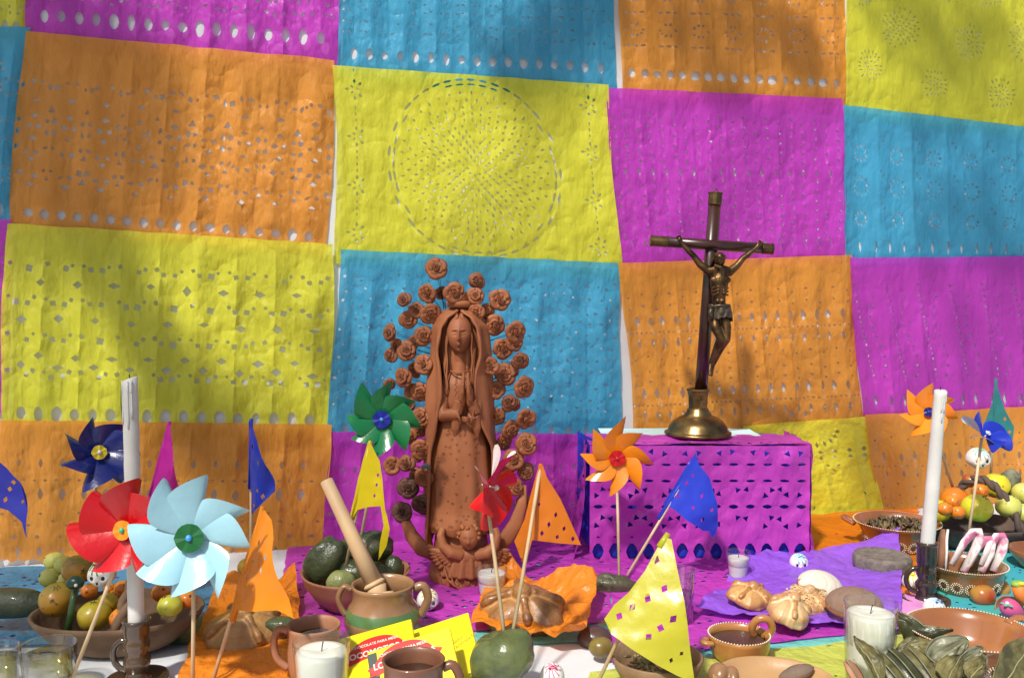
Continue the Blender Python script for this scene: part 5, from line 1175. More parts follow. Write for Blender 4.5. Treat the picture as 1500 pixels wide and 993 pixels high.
def fruit(label, c, r, mt, cat='fruit', group=None, cal=None, squash=(1, 1, .92), rot=0.0, name='fruit', lump=.03, tilt=0.0, seed=0, groove=0):
    c = Vector(c); o = thing(name, label, cat, c, rz=0, group=group)
    m = MB(); M = Matrix.Rotation(rot, 4, 'Z') @ Matrix.Rotation(tilt, 4, 'Y')
    def fn(d, p):
        k = 1 + lump * noise.noise(d * 1.6 + Vector((seed, c.x * 9, c.y * 7))) * 2 - .10 * math.exp(-((1 - d.z) / .03)) - .05 * math.exp(-((1 + d.z) / .03))
        if groove: k += groove * (math.cos(math.atan2(d.y, d.x) * 5) * math.sin(math.acos(max(-1, min(1, d.z)))) + .6 * noise.noise(d * 5 + Vector((seed, 0, 0))))
        return p * k
    m.ball((0, 0, 0), (r * squash[0], r * squash[1], r * squash[2]), M=M, seg=28, rings=20, fn=fn); m.build('flesh', mt, o)
    if cal:
        d = Vector(cal).normalized(); q = MB()
        MM = d.to_track_quat('Z', 'Y').to_matrix().to_4x4(); cc = d * r * .93 * (squash[2] if abs(d.z) > .7 else min(1, squash[1] * 1.0))
        for k in range(5):
            a = 2 * PI * k / 5; e = MM @ Vector((math.cos(a), math.sin(a), .35)); s = MM @ Vector((-math.sin(a), math.cos(a), 0)); q.add([cc + s * r * .07, cc - s * r * .07, cc + e * r * .24, cc + e * r * .12 + MM @ Vector((0, 0, r * .08))], [(0, 1, 2), (0, 3, 1), (0, 2, 3), (1, 3, 2)])
        q.ball(cc, r * .09, seg=8, rings=6); q.build('calyx', M_CALYX, o)
    return o
def put(label, px, py, depth, rpx, mt, **k): return fruit(label, P(px, py, depth), rpx * depth / F, mt, **k)
GL = 'fruits in the left basket'; GR = 'fruits in the right basket'
put('green and orange mottled orange at the left end of the left basket', 85, 878, 1.29, 27, M_GRO, group=GL, cal=(.2,-.5,.9))
put('green orange on top of the left pile, below the navy pinwheel', 114, 834, 1.33, 23, M_GRO, group=GL, cal=(.6,-.6,.1), seed=3)
for i, (x, y, r_, d_, l) in enumerate(((80,822,15,1.40,'pale guava topmost in the left basket, farthest back'), (94,827,14,1.37,'pale guava with a dark calyx touching the green orange, left basket'), (73,846,15,1.36,'pale guava nearest the left rim of the left basket'), (97,850,13,1.34,'pale guava half hidden between two green oranges'))):
    put(l, x, y, d_, r_, M_GUA, group=GL, cal=(.6,-.9,.2) if i == 1 else (-.7,-.6,.4), seed=i)
put('greenish yellow citrus in the middle of the left basket front', 138, 901, 1.25, 24, fruitmat('yellow lime skin', (.50,.46,.02), (.42,.28,.02)), group=GL, cal=(.1,-.3,1))
put('greenish yellow citrus behind the thin stick in the left basket', 157, 884, 1.28, 17, fruitmat('yellow lime skin', (.5,.5,.03), (.4,.4,.03)), group=GL, cal=(.0,-.5,.9), seed=2)
for i, (x, y, r_, d_, l) in enumerate(((131,865,12,1.30,'small orange hawthorn fruit beside the white skull, left basket'), (178,905,17,1.235,'orange hawthorn fruit with a dark calyx, just left of the candle'), (184,886,12,1.27,'small orange hawthorn fruit behind the candle, left basket'), (180,862,13,1.31,'small spotted hawthorn fruit right of the skull, left basket'), (168,873,10,1.30,'smallest hawthorn fruit in the left basket'), (236,868,14,1.31,'orange hawthorn fruit below the pale blue pinwheel'), (275,878,14,1.28,'orange hawthorn fruit at the right end of the left basket'), (160,862,9,1.32,'tiny hawthorn fruit above the citrus, left basket'))):
    put(l, x, y, d_, r_, M_TEJ, group=GL, cal=(.1,-1,.15) if i in (0, 1, 4) else (.5,-.6,.6), seed=i)
put('smooth yellow guava at the right end of the left basket', 249, 887, 1.25, 18, fruitmat('bright guava skin', (.58,.56,.06), (.5,.5,.05)), group=GL, cal=(-.4,-.3,.9))
put('green and orange citrus behind the orange pennant', 362, 830, 1.38, 14, M_GRO, cal=(0,-.5,.9))
fruit('long dark green squash lying at the far left edge', P(12, 883, 1.33), .055, fruitmat('striped squash', (.06,.075,.025), (.03,.04,.015), .5, bump=.8), squash=(1.15,.42,.42), cat='squash', name='squash')
# carved basket neighbours: right basket
RBF = [(1399,731,20,1.79,M_OR,'large orange left of the stick in the right basket'), (1375,748,18,1.78,M_LIMY,'lime yellow fruit just right of the right candle'), (1431,744,22,1.74,M_LIMY,'largest lime yellow fruit behind the thin stick, right basket'), (1458,711,20,1.82,M_LIMY,'lime yellow fruit behind the twisted handle'),
       (1477,741,18,1.76,M_GUA,'pale guava right of the twisted handle'), (1500,722,17,1.80,M_GUA,'pale guava cut by the right edge, upper'), (1500,752,15,1.77,M_GUA,'pale guava cut by the right edge, lower'),
       (1436,719,12,1.78,M_TEJ,'small hawthorn fruit with a calyx under the handle'), (1396,734,11,1.72,M_TEJ,'small hawthorn fruit in front of the large orange'), (1384,745,11,1.71,M_TEJ,'reddish hawthorn fruit low at the left of the right basket'), (1403,750,11,1.71,M_TEJ,'hawthorn fruit at the rim, between two lime yellow fruits'), (1421,704,11,1.81,M_RED,'small red fruit on top, under the handle')]
for i, (x, y, r_, d_, mt, l) in enumerate(RBF): put(l, x, y, d_, r_, mt, group=GR, cal=(.15,-1,.1) if i in (7, 8) else (.4,-.4,.9), seed=i)
fruit('dark rough dried fruit behind the guavas, right basket', P(1480, 707, 1.84), .025, mat('rough grey rind', (.20,.20,.12), .8, col2=(.05,.05,.03), nscale=50, bump=1.2, bscale=90), squash=(.8,.8,1.2), lump=.12, group=GR)
# dark green fruit in the clay bowl
DGL = [(478,822,31,1.47,(1,.8,1.25),.5,'big wrinkled dark green chayote at the left of the bowl'), (541,800,29,1.50,(1.2,.9,.8),0,'dark green chayote on top of the bowl, behind the beater'), (546,843,30,1.455,(1.15,.8,.7),.2,'dark green chayote at the right under the yellow tail'), (505,812,24,1.50,(1,.9,.9),-.3,'dark green chayote in the middle of the pile'), (576,832,18,1.48,(.8,.9,1.1),0,'dark green chayote peeping out at the right rim'), (520,840,24,1.45,(1,.8,.9),.3,'dark green chayote under the beater'), (560,862,20,1.43,(1.2,.8,.8),.3,'small dark green chayote low by the pot')]
for i, (x, y, r_, d_, sq, rt, l) in enumerate(DGL): put(l, x, y, d_, r_, M_DKG, squash=sq, tilt=rt, group='dark chayotes in the clay bowl', lump=.07, seed=i * 3, groove=.045, cat='chayote', name='chayote')
put('round lighter green chayote with a stick in it, at the front of the bowl', 499, 853, 1.415, 22, M_PALEG, squash=(1, .8, .85), group='dark chayotes in the clay bowl', groove=.03, cat='chayote', name='chayote')
put('large glossy green chayote at the front holding two sticks', 735, 962, 1.12, 47, M_CHA, squash=(1.08, .95, .84), tilt=-.45, lump=.07, seed=4, groove=.045, cat='chayote', name='chayote')
put('dark wrinkled avocado lying before the box, holding two sticks', 899, 857, 1.53, 34, M_AVO, squash=(1.05, .5, .50), tilt=.12, lump=.09, seed=6, cat='avocado', name='avocado', groove=.02)
put('small dark green fruit behind the clay mug', 412, 915, 1.28, 21, M_DKG, squash=(1.2, .7, .6), groove=.03, lump=.06)
put('dark purple plum beside the crumpled orange paper', 871, 935, 1.30, 24, M_PLUM, squash=(1.05, .9, .80), group='plums on the white cloth')
put('smaller olive brown plum in front of the purple one', 881, 948, 1.235, 18, M_OLI, squash=(1.05, .9, .85), group='plums on the white cloth')
put('red plum half hidden behind the orange paper', 868, 908, 1.42, 17, M_RED, squash=(1.2, .9, .85), group='plums on the white cloth')
put('pale green plum behind the purple one', 882, 920, 1.38, 17, M_PALEG, squash=(1.3, .9, .8), group='plums on the white cloth')
put('red and green apple right of the dotted bowl', 1462, 862, 1.52, 17, M_RED, cal=(.2,-.2,1)); put('red and yellow fruit in front of the apple, at the right', 1440, 872, 1.46, 17, fruitmat('mango skin', (.42,.24,.04), (.36,.06,.02)), squash=(1.1,.9,.95))
# marzipan sweets
sw = thing('marzipan_strawberry', 'pink marzipan strawberry with a white and green cap at the right', 'sweet', P(1483, 892, 1.38))
m = MB(); m.ball((0,0,0), (.020,.013,.014), M=Matrix.Rotation(.5, 4, 'Y'), seg=18, rings=12, fn=lambda d, p: Vector((p.x, p.y * (1 - .3 * d.x), p.z * (1 - .3 * d.x)))); m.build('fruit_shape', flatmat('pink marzipan', (.62,.08,.22), .6, bump=.5), sw)
m = MB()
for k in range(5): a = 2*PI*k/5; m.ball((-.012 + .004*math.cos(a), -.006 + .006*math.sin(a), .010), (.006,.003,.0015), M=Matrix.Rotation(a, 4, 'Z'), seg=8, rings=6)
m.build('cap', flatmat('mint icing', (.12,.42,.28), .5), sw); m = MB(); m.ball((-.012,-.006,.012), .003, seg=8, rings=6); m.build('stem', M_SKULL, sw)
sw = thing('marzipan_carrot', 'orange marzipan carrot with a green and yellow top at the right edge', 'sweet', P(1497, 868, 1.40))
m = MB(); m.tube([(-.006,0,.012),(-.002,0,-.004),(.004,-.004,-.018)], [.011,.010,.005], 14); m.build('root', flatmat('orange marzipan', (.76,.20,.03), .6, bump=.5), sw); m = MB(); m.ball((-.006,0,.014), (.012,.008,.006), seg=14, rings=8); m.build('leaf_top', flatmat('leaf icing', (.25,.42,.05), .5), sw); m = MB(); m.ball((-.004,-.006,.017), (.006,.004,.003), seg=10, rings=6); m.build('flower', flatmat('yellow icing', (.8,.62,.03), .5), sw)
tc_ = thing('clay_cup', 'small tipped clay cup behind the marzipan, right edge', 'cup', P(1475, 886, 1.44) - Vector((0, 0, .012)), tilt=(.9, -.5)); m = MB(); m.lathe(thick([(0,0),(.010,0),(.016,.01),(.021,.026)], .002, .003), 28); m.build('body', M_CLAY, tc_)
# ================================================================ sugar skulls
def skull(label, c, s, icing, eye=(.01,.01,.01), rz=0.0, ic2=None):
    t = thing('sugar_skull', label, 'sugar skull', c, rz=rz, group='sugar skulls'); m = MB()
    def fn(d, p):
        k = 1
        if d.z < -.1: k -= .22 * min(1, (-.1 - d.z) * 1.6)
        q = p * k
        for sx_ in (-1, 1):
            q += Vector((0, .30 * s * math.exp(-((d.x - sx_ * .38) / .20) ** 2 - ((d.z + .02) / .20) ** 2), 0)) if d.y < 0 else Vector()
        if d.y < 0:
            q += Vector((0, .16 * s * math.exp(-(d.x / .11) ** 2 - ((d.z + .36) / .12) ** 2), 0)); q += Vector((0, -.12 * s * math.exp(-(d.x / .4) ** 2 - ((d.z + .7) / .2) ** 2), 0)); q += Vector((0, .04 * s * math.cos(d.x * 22) * math.exp(-((d.z + .68) / .10) ** 2), 0))
        return q
    m.ball((0, 0, s * .95), (s * .92, s, s * .98), seg=32, rings=24, fn=fn); m.build('head', M_SKULL, t)
    for sx_ in (-1, 1):
        e = MB(); e.ball((sx_ * s * .36, -s * .70, s * .95), (s * .15, s * .08, s * .17), seg=12, rings=8); e.build('eye', flatmat('eye ' + str(eye), eye, .2), t)
    n_ = MB(); n_.ball((0, -s * .80, s * .60), (s * .07, s * .05, s * .10), seg=8, rings=6); n_.build('nose', M_BLACK, t)
    d = MB()
    for k in range(9):
        a = 2 * PI * k / 9; pts = [Vector((s * .20 * math.cos(a + q * .25) * q, -s * .45 + s * .20 * math.sin(a + q * .25) * q * .9, 0)) for q in (0.3, 1.2, 2.2, 2.9)]
        for p in pts: p.z = s * .95 + s * .99 * math.sqrt(max(.05, 1 - (p.x / s / .93) ** 2 - (p.y / s) ** 2))
        d.tube(pts, s * .055, 6)
    d.ball((0, -s * .45, s * 1.86), (s*.2, s*.2, s*.08), seg=10, rings=6); d.build('icing', flatmat('icing ' + str(icing), icing, .4), t)
    if ic2:
        d = MB(); d.ball((0, -s * .48, s * 1.90), (s * .12, s * .12, s * .09), seg=9, rings=6)
        for k in range(4): a = .8 + 2*PI*k/4; d.ball((s*.34*math.cos(a), -s*.45 + s*.3*math.sin(a), s*1.84), (s*.10, s*.10, s*.06), seg=8, rings=6)
        d.build('icing_flower', flatmat('icing2 ' + str(ic2), ic2, .4), t)
    return t
skull('sugar skull with yellow icing between the crumpled paper and the avocado', T(824, 862), .0175, (.85,.66,.04), ic2=(.04,.03,.02))
skull('sugar skull half hidden behind the green banded pot', T(627, 896), .020, (.82,.68,.05), (.02,.15,.05), rz=.2)
skull('sugar skull with white and blue icing at the foot of the box', T(1170, 838), .0185, (.15,.50,.62), ic2=(.7,.7,.68))
skull('sugar skull with pale blue icing in front of the right candlestick', T(1368, 908), .0185, (.35,.55,.72), (.25,.01,.03), rz=.15, ic2=(.08,.03,.12))
skull('sugar skull with yellow icing left of the right candlestick', T(1336, 868), .019, (.85,.65,.04), rz=-.4)
skull('sugar skull with pink lattice icing, right of the glossy chayote', T(809, 1008), .0175, (.80,.25,.38), ic2=(.32,.02,.06))
skull('sugar skull with pink lattice icing, before the glossy chayote', T(716, 1015), .0185, (.80,.25,.38), ic2=(.32,.02,.06))
skull('sugar skull with a red cap in the left fruit basket', P(150, 862, 1.26), .021, (.10,.40,.08), ic2=(.5,.02,.02))
skull('sugar skull behind the handle of the right basket', P(1432, 690, 1.86), .026, (.35,.60,.45))
for px_, py_, l in ((436, 996, 'pale sweet with a pink top at the bottom, left of the wax glass'),):
    pass
# ================================================================ breads
M_BR1 = mat('golden crust', (.64,.34,.10), .4, col2=(.34,.115,.02), nscale=30, ndet=2, bump=.5, bscale=120, coat=.2, lo=.42, hi=.58)
M_BR2 = mat('dark glazed crust', (.42,.19,.05), .42, col2=(.13,.045,.014), nscale=24, ndet=2, bump=.8, bscale=90, coat=.12, lo=.42, hi=.58)
M_BR3 = mat('sugared crust', (.62,.40,.18), .5, col2=(.45,.20,.05), nscale=40, bump=1, bscale=200, speck=((.8,.72,.55), 140, .52))
M_CRW = mat('white sugar shell', (.72,.64,.52), .8, nscale=20, bump=.4, bscale=140); M_CRB = mat('cocoa sugar shell', (.24,.15,.11), .85, nscale=20, bump=.6, bscale=140)
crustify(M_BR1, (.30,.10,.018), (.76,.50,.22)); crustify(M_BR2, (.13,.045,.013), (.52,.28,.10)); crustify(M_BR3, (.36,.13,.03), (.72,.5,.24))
def bread(label, c, rx, ry, h, mt, rz=0.0, tilt=None, arms=4, ball=True, seedx=0, seeds=None, vox=.0016):
    t = thing('bread', label, 'bread', c, rz=rz, tilt=tilt, group='sweet breads'); m = MB()
    def fn(d, p):
        an = math.atan2(d.y, d.x); da = min(abs((an - .4 - 2 * PI * q_ / max(1, arms) + PI) % (2 * PI) - PI) for q_ in range(max(1, arms)))
        p = p * (1 + .10 * noise.noise(d * 1.7 + Vector((seedx, 1, 2))) - (.09 * math.exp(-((da - .30) / .13) ** 2) + .05 * math.exp(-(da / .2) ** 2)) * min(1, math.hypot(d.x, d.y) * 1.3)); return Vector((p.x, p.y, max(-h * .22, p.z)))
    m.ball((0, 0, h * .22), (rx, ry, h), seg=40, rings=26, fn=fn)
    for k in range(arms):
        a = PI * 2 * k / arms + .4; d = Vector((math.cos(a) * rx, math.sin(a) * ry, 0)); n = Vector((-d.y, d.x, 0)).normalized()
        pts = []; 
        for q in range(9):
            s = .10 + .82 * q / 8; z = h * .22 + h * math.sqrt(max(0, 1 - s * s * .96)) ; pts.append(Vector((d.x * s, d.y * s, z)))
        R = rx * .085
        m.tube(pts, [R * (1.25 if q in (1, 2, 6, 7) else .85) for q in range(9)], 10)
    if ball: m.ball((0, 0, h * 1.22), rx * .24, seg=14, rings=10)
    m.build('loaf', mt, t, remesh=vox, smit=2)
    if seeds:
        q = MB(); r = random.Random(3)
        for k in range(seeds):
            u, v = r.uniform(-.9, .9), r.uniform(-.9, .9)
            if u * u + v * v > .85: continue
            q.ball((u * rx, v * ry, h * .22 + h * math.sqrt(1 - u * u - v * v) + .0022), (.0018, .0011, .0007), M=Matrix.Rotation(r.uniform(0, 3), 4, 'Z'), seg=6, rings=4)
        q.build('sesame_seeds', flatmat('sesame', (.72,.58,.36), .5), t)['kind'] = 'stuff'
    return t
def concha(label, c, rx, ry, h, shell, rz=0.0, tilt=None):
    t = thing('shell_bread', label, 'bread', c, rz=rz, tilt=tilt, group='sweet breads')
    m = MB(); m.ball((0, 0, h * .2), (rx, ry, h), seg=36, rings=22, fn=lambda d, p: Vector((p.x, p.y, max(-h * .2, p.z)))); m.build('loaf', M_BR1, t)
    def f(d, p):
        q = d.z if d.z > 0 else 0; ang = math.atan2(d.y, d.x + .9); rr = math.hypot(d.x + .9, d.y)
        g_ = .5 + .5 * math.cos(rr * 22); groove = -.0022 * (1 - min(1, abs(math.sin(rr * 7.5)) * 4)) 
        return p * (1 + groove / rx * 1.2) if d.z > .12 else p * .975
    m = MB(); m.ball((0, 0, h * .2), (rx * 1.02, ry * 1.02, h * 1.06), seg=72, rings=44, fn=f); m.v = [Vector((v.x, v.y, max(v.z, h * .1))) for v in m.v]; m.build('sugar_shell', shell, t); return t
lay('crumpled orange tissue paper under the left bread', [(318,872),(432,862),(462,1060),(236,1060)], M_CRUM, None, .008, 51, .006, 60, 50, crisp=.006, name='crumpled_paper', liftfn=lambda u, v, p: p + Vector((0, 0, .020 * max(0, 1 - v / .18) * (.6 + .4 * math.sin(u * 7)) + .02 * max(0, 1 - v / .3) * max(0, (u - .8) / .2))))
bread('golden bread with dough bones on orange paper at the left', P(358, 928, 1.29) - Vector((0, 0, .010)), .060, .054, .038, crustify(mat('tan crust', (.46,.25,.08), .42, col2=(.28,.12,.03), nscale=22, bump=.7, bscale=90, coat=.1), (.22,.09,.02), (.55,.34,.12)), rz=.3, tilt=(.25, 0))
lay('crumpled orange tissue paper under the dark glazed bread', [(722,850),(876,884),(852,966),(688,932)], M_CRUM, None, .010, 52, .006, 60, 50, crisp=.009, name='crumpled_paper', liftfn=lambda u, v, p: p + Vector((0, 0, .040 * max(0, 1 - v / .3) * (.5 + .5 * math.sin(u * 9 + 1)) + .02 * max(0, (u - .75) / .25) + .012 * max(0, (v - .85) / .15) * abs(math.sin(u * 12)))))
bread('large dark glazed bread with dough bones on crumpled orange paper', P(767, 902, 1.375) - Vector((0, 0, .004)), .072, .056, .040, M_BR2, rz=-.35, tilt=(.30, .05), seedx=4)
VP = [(1088,826),(1318,816),(1324,938),(1018,908)]
lay('violet tissue paper under the five breads', VP, M_VIO, None, .008, 53, .003, 60, 40, crisp=.0045, name='crumpled_paper', liftfn=lambda u, v, p: p + Vector((0, 0, .004 * v + .016 * max(0, 1 - v / .25) * (abs(u) ** 1.5) * 2 + .020 * max(0, (u - .72) / .28) * (1 - v) + .010 * max(0, 1 - u / .2) * math.sin(v * 9) + .014 * max(0, 1 - v / .2) * max(0, 1 - abs(u - .15) / .15))))
bread('golden bread at the left tip of the violet paper', P(1097, 872, 1.42) - Vector((0,0,.006)), .042, .034, .019, M_BR1, rz=.5, tilt=(.3, .1), seedx=1, vox=.0012)
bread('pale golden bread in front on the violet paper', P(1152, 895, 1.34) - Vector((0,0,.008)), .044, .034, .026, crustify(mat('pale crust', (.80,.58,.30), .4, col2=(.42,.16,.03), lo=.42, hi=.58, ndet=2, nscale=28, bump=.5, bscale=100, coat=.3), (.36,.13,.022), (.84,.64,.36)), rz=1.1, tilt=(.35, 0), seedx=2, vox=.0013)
bread('sesame covered bread behind the pale one on violet paper', P(1181, 882, 1.40) - Vector((0,0,.004)), .044, .032, .021, M_BR3, rz=.2, tilt=(.25, .1), seedx=3, seeds=160, vox=.0013)
concha('white sugar topped shell bread on the violet paper', P(1199, 860, 1.46) - Vector((0,0,.006)), .043, .034, .025, M_CRW, rz=.4, tilt=(.55, .15))
concha('brown sugar topped shell bread behind the ribbed candle glass', P(1251, 884, 1.35) - Vector((0,0,.008)), .042, .034, .026, M_CRB, rz=-.3, tilt=(.2, 0))
# ================================================================ yellow chocolate boxes
M_YBOX = mat('yellow card', (.80,.70,.005), .3, nscale=6, col2=(.78,.66,.005)); M_RPR = flatmat('red print', (.62,.02,.015), .35); M_WPR = flatmat('white print', (.8,.76,.66), .4); M_DPR = flatmat('dark print', (.03,.05,.035), .4)
def text_mesh(body, size, M, name, mt, parent, bold=0.0, shear=0.0, squeeze=1.0):
    c = bpy.data.curves.new('t', 'FONT'); c.body = body; c.size = size; c.align_x = 'CENTER'; c.align_y = 'CENTER'; c.offset = bold; c.shear = shear; c.resolution_u = 3
    o = bpy.data.objects.new('t', c); COL.objects.link(o); dg = bpy.context.evaluated_depsgraph_get()
    me = bpy.data.meshes.new_from_object(o.evaluated_get(dg)); bpy.data.objects.remove(o)
    me.name = name; me.transform(Matrix.Diagonal((squeeze, 1, 1, 1))); me.transform(M); me.materials.clear(); me.materials.append(mt)
    o = bpy.data.objects.new(name, me); COL.objects.link(o); o.parent = parent; ORG[o.name] = Vector(); return o
def cbox(label, tl, tr, br, bl, logo=True, side=None, band=False, logo_u=.45):
    tl, tr, br, bl = [Vector(p) for p in (tl, tr, br, bl)]; o = (tl + tr + br + bl) / 4; t = thing('chocolate_box', label, 'box', o, group='yellow chocolate boxes')
    X = ((tr - tl) + (br - bl)).normalized(); Z_ = (tl - bl) + (tr - br); N = X.cross(Z_).normalized()
    if N.y > 0: N = -N
    Y = N.cross(X).normalized(); Y = Y if Y.dot(tl - bl) > 0 else -Y; N = X.cross(Y)
    w_ = ((tr - tl).length + (br - bl).length) / 2; h_ = ((tl - bl).length + (tr - br).length) / 2
    M = Matrix((X, Y, N)).transposed().to_4x4(); m = MB(); m.box((-w_/2, -h_/2, -.011), (w_/2, h_/2, 0), M=M); m.build('carton', M_YBOX, t, smooth=False, bevel=.0012)
    def L(x, y, z=.0006): return M @ Matrix.Translation((x, y, z))
    m = MB(); m.box((-w_/2 - .0004, -h_/2 + .004, -.010), (-w_/2 + (.012 if band else .001), h_/2 - .004, .0004), M=M); m.build('dark_end_band', M_DPR, t, smooth=False)
    if logo:
        cx, cy = w_ * (logo_u - .5), h_ * (.27 if band else .16); W2 = .040
        m = MB(); vs = []
        n = 20
        for k in range(n + 1):
            x = -W2 + 2 * W2 * k / n; yt = .017 + .006 * (1 - (x / W2) ** 2) - .014 * abs(x / W2) ** 3; yb = -.010 + .004 * (1 - (x / W2) ** 2) - .004 * abs(x / W2)
            vs += [M @ Vector((cx + x, cy + yb, .0005)), M @ Vector((cx + x, cy + yt, .0005))]
        m.add(vs, [(2*k, 2*k+2, 2*k+3, 2*k+1) for k in range(n)]); m.build('red_banner', M_RPR, t, smooth=False)
        text_mesh('LOCOMOTORA', .0125, L(cx, cy - .001, .0010), 'brand_lettering', M_WPR, t, .0003, squeeze=.95)
        text_mesh('CHOCOLATE PARA MESA', .0056, L(cx, cy + .0125, .0010), 'small_lettering', M_WPR, t, .0001)
        for s_ in (-1, 1):
            q = MB(); q.add([L(cx + s_ * (W2 - .001), cy - .004) @ Vector(v) for v in ((0, .006, .0002), (s_ * .012, .002, .0002), (s_ * .007, -.004, .0002), (s_ * .012, -.010, .0002), (0, -.008, .0002))], [(0, 1, 2, 3, 4)]); q.build('ribbon_tail', M_RPR, t, smooth=False)
    if side: text_mesh(side, .008, L(w_ * .30, h_ * .05) @ Matrix.Rotation(.35, 4, 'Z'), 'script_lettering', flatmat('thin brown print', (.35,.28,.02), .5), t, shear=.4)
    return t
cbox('yellow chocolate box at the left, leaning behind the wax glass', P(486, 938, 1.205), P(597, 908, 1.215), P(622, 1000, 1.13), P(505, 1035, 1.12), logo_u=.50)
cbox('yellow chocolate box at the back right with slanting script', P(572, 932, 1.235), P(680, 900, 1.245), P(712, 975, 1.17), P(600, 1015, 1.16), logo=False, side='Sabor\npara acompañar', band=True)
cbox('yellow chocolate box in front with a red banner, behind the dark mug', P(530, 958, 1.155), P(651, 920, 1.165), P(690, 1020, 1.09), P(562, 1062, 1.08), band=True, side='Sabor\ny tradición', logo_u=.42)
# ================================================================ sweets, seeds, leaves
M_ICE = mat('pink and white icing', (.80,.72,.70), .5, col2=(.62,.16,.30), nscale=22, lo=.5, hi=.56, bump=.4)
for i, (x0, y0, x1, y1, l, w_) in enumerate(((1398, 782, 1378, 835, 'brown edged sugar loop standing leftmost in the dotted bowl', .012), (1432, 778, 1402, 832, 'pink and white sugar loop in the middle of the dotted bowl, bent like a horseshoe', .012), (1448, 790, 1428, 832, 'pink spotted sugar loop second from the right in the dotted bowl', .013), (1466, 785, 1446, 832, 'pink tipped sugar loop rightmost in the dotted bowl', .012))):
    a, c = P(x0, y0, 1.545), P(x1, y1, 1.535); t = thing('sugar_loop', l, 'sweet', c, world_built=True, group='pink sugar sweets'); m = MB()
    d = (c - a); sd = Vector((d.z, 0, -d.x)).normalized() * .0095
    if i == 0: m.tube([a + Vector((-.018, .004, .008)), a.lerp(c, .2) + Vector((-.016,.003,0)), a.lerp(c, .5) + Vector((-.010, 0, 0)), c], [.004, .008, .008, .007], 12, flat=.5)
    else: m.tube([c - sd * 1.3, a.lerp(c, .35) - sd * 1.25, a.lerp(c, .08) - sd * .7, a, a.lerp(c, .08) + sd * .7, a.lerp(c, .4) + sd * 1.2, c + sd * 1.2], [.0075, .0095, .0100, .0105, .0100, .009, .007], 12, flat=.6)
    m.build('icing_body', M_CLAY if i == 0 else M_ICE, t)
    if i == 0:
        q = MB(); q.tube([p + Vector((.0075, -.002, 0)) for p in (a + Vector((-.018, .004, .008)), a.lerp(c, .2) + Vector((-.016,.003,0)), a.lerp(c, .5) + Vector((-.010, 0, 0)), c)], [.002, .0025, .0025, .002], 8); q.build('white_edge', M_SKULL, t)
def leafy(label, base, tip, w_, mt, up=(0, -.4, 1), cup=.3, name='leaf', rib=True, cat='leaf', group=None, roll=0.0, seed=0, wav=.004):
    base, tip = Vector(base), Vector(tip); t = thing(name, label, cat, base, world_built=True, group=group); d = tip - base; U = Vector(up).normalized(); S = d.cross(U).normalized(); U = S.cross(d).normalized()
    def f(u, v):
        x = (u - .5) * 2; ww = w_ * (max(0, math.sin(PI * min(1, v * .95 + .04))) ** .9) * .5
        return base + d * v + S * (math.sin(x * (1 + roll)) / (1 + roll * .6) * ww) + U * (cup * ww * (1 - math.cos(x * (1 + roll) * 1.3)) + wav * math.sin(v * 7 + seed) + .0007 * abs(math.sin(u * 34)) + .005 * abs(nz((u * 5, v * 6, seed), 1, seed)) + .002 * abs(nz((u * 12, v * 15, seed), 1, seed)))
    m = MB(); m.grid(f, 32, 26); m.build('blade', mt, t, solid=.0008, weld='keep')
    if rib: m = MB(); m.tube([f(.5, k / 12) + U * .0003 for k in range(13)], [.0013 * (1 - .7 * k / 12) for k in range(13)], 6); m.build('midrib', mat('pale rib', (.30,.28,.14), .6), t)
    return t
M_LF1 = mat('dried olive leaf', (.060,.055,.018), .45, col2=(.19,.165,.06), nscale=45, bump=1, bscale=60, stretch=(1,1,1), spec=.5); M_LF2 = mat('silvery leaf', (.22,.22,.14), .42, col2=(.09,.09,.04), nscale=40, bump=1, bscale=70); M_LF3 = mat('dark leaf', (.025,.030,.012), .32, col2=(.06,.062,.025), nscale=30, bump=1, bscale=60)
LG = 'leaf wrapped tamales and loose leaves'
leafy('dark green folded leaf bundle resting across the dish rim', P(1312, 900, 1.235), P(1395, 928, 1.20), .028, M_LF3, up=(.1,-.3,1), cup=-.8, roll=.9, group=LG, seed=1)
leafy('second dark leaf below the bundle at the dish rim', P(1312, 908, 1.22), P(1380, 950, 1.19), .026, M_LF3, up=(-.2,-.3,1), cup=-.9, roll=.9, group=LG, seed=7, rib=False)
leafy('broad silvery leaf lying over the tamales, beside the dish', P(1352, 985, 1.12), P(1415, 935, 1.15), .056, M_LF2, up=(0,-1,.5), cup=.15, group=LG, seed=2)
leafy('torn silvery leaf at the right of the heap', P(1405, 988, 1.11), P(1440, 948, 1.15), .036, M_LF2, up=(.2,-1,.5), cup=.3, group=LG, seed=3)
leafy('olive leaf at the back of the heap, curling to the left', P(1312, 955, 1.15), P(1368, 938, 1.16), .034, M_LF1, up=(0,-.7,1), cup=-.4, group=LG, seed=4)
leafy('long pointed leaf rising at the left of the heap', P(1292, 1005, 1.06), P(1251, 931, 1.10), .030, M_LF1, up=(.3,-1,.2), cup=.6, roll=.4, group=LG, seed=5)
leafy('pale broad leaf at the bottom right corner', P(1450, 1020, 1.04), P(1520, 935, 1.10), .062, M_LF1, up=(0,-1,.4), cup=.25, group=LG, seed=6)
leafy('wide olive leaf under the silvery one', P(1388, 1010, 1.07), P(1400, 962, 1.12), .045, M_LF1, up=(.1,-1,.4), cup=-.3, group=LG, seed=8)
leafy('olive leaf at the right end of the heap near the dish foot', P(1420, 1000, 1.09), P(1440, 962, 1.13), .032, M_LF1, up=(.4,-1,.4), cup=-.5, group=LG, seed=9)
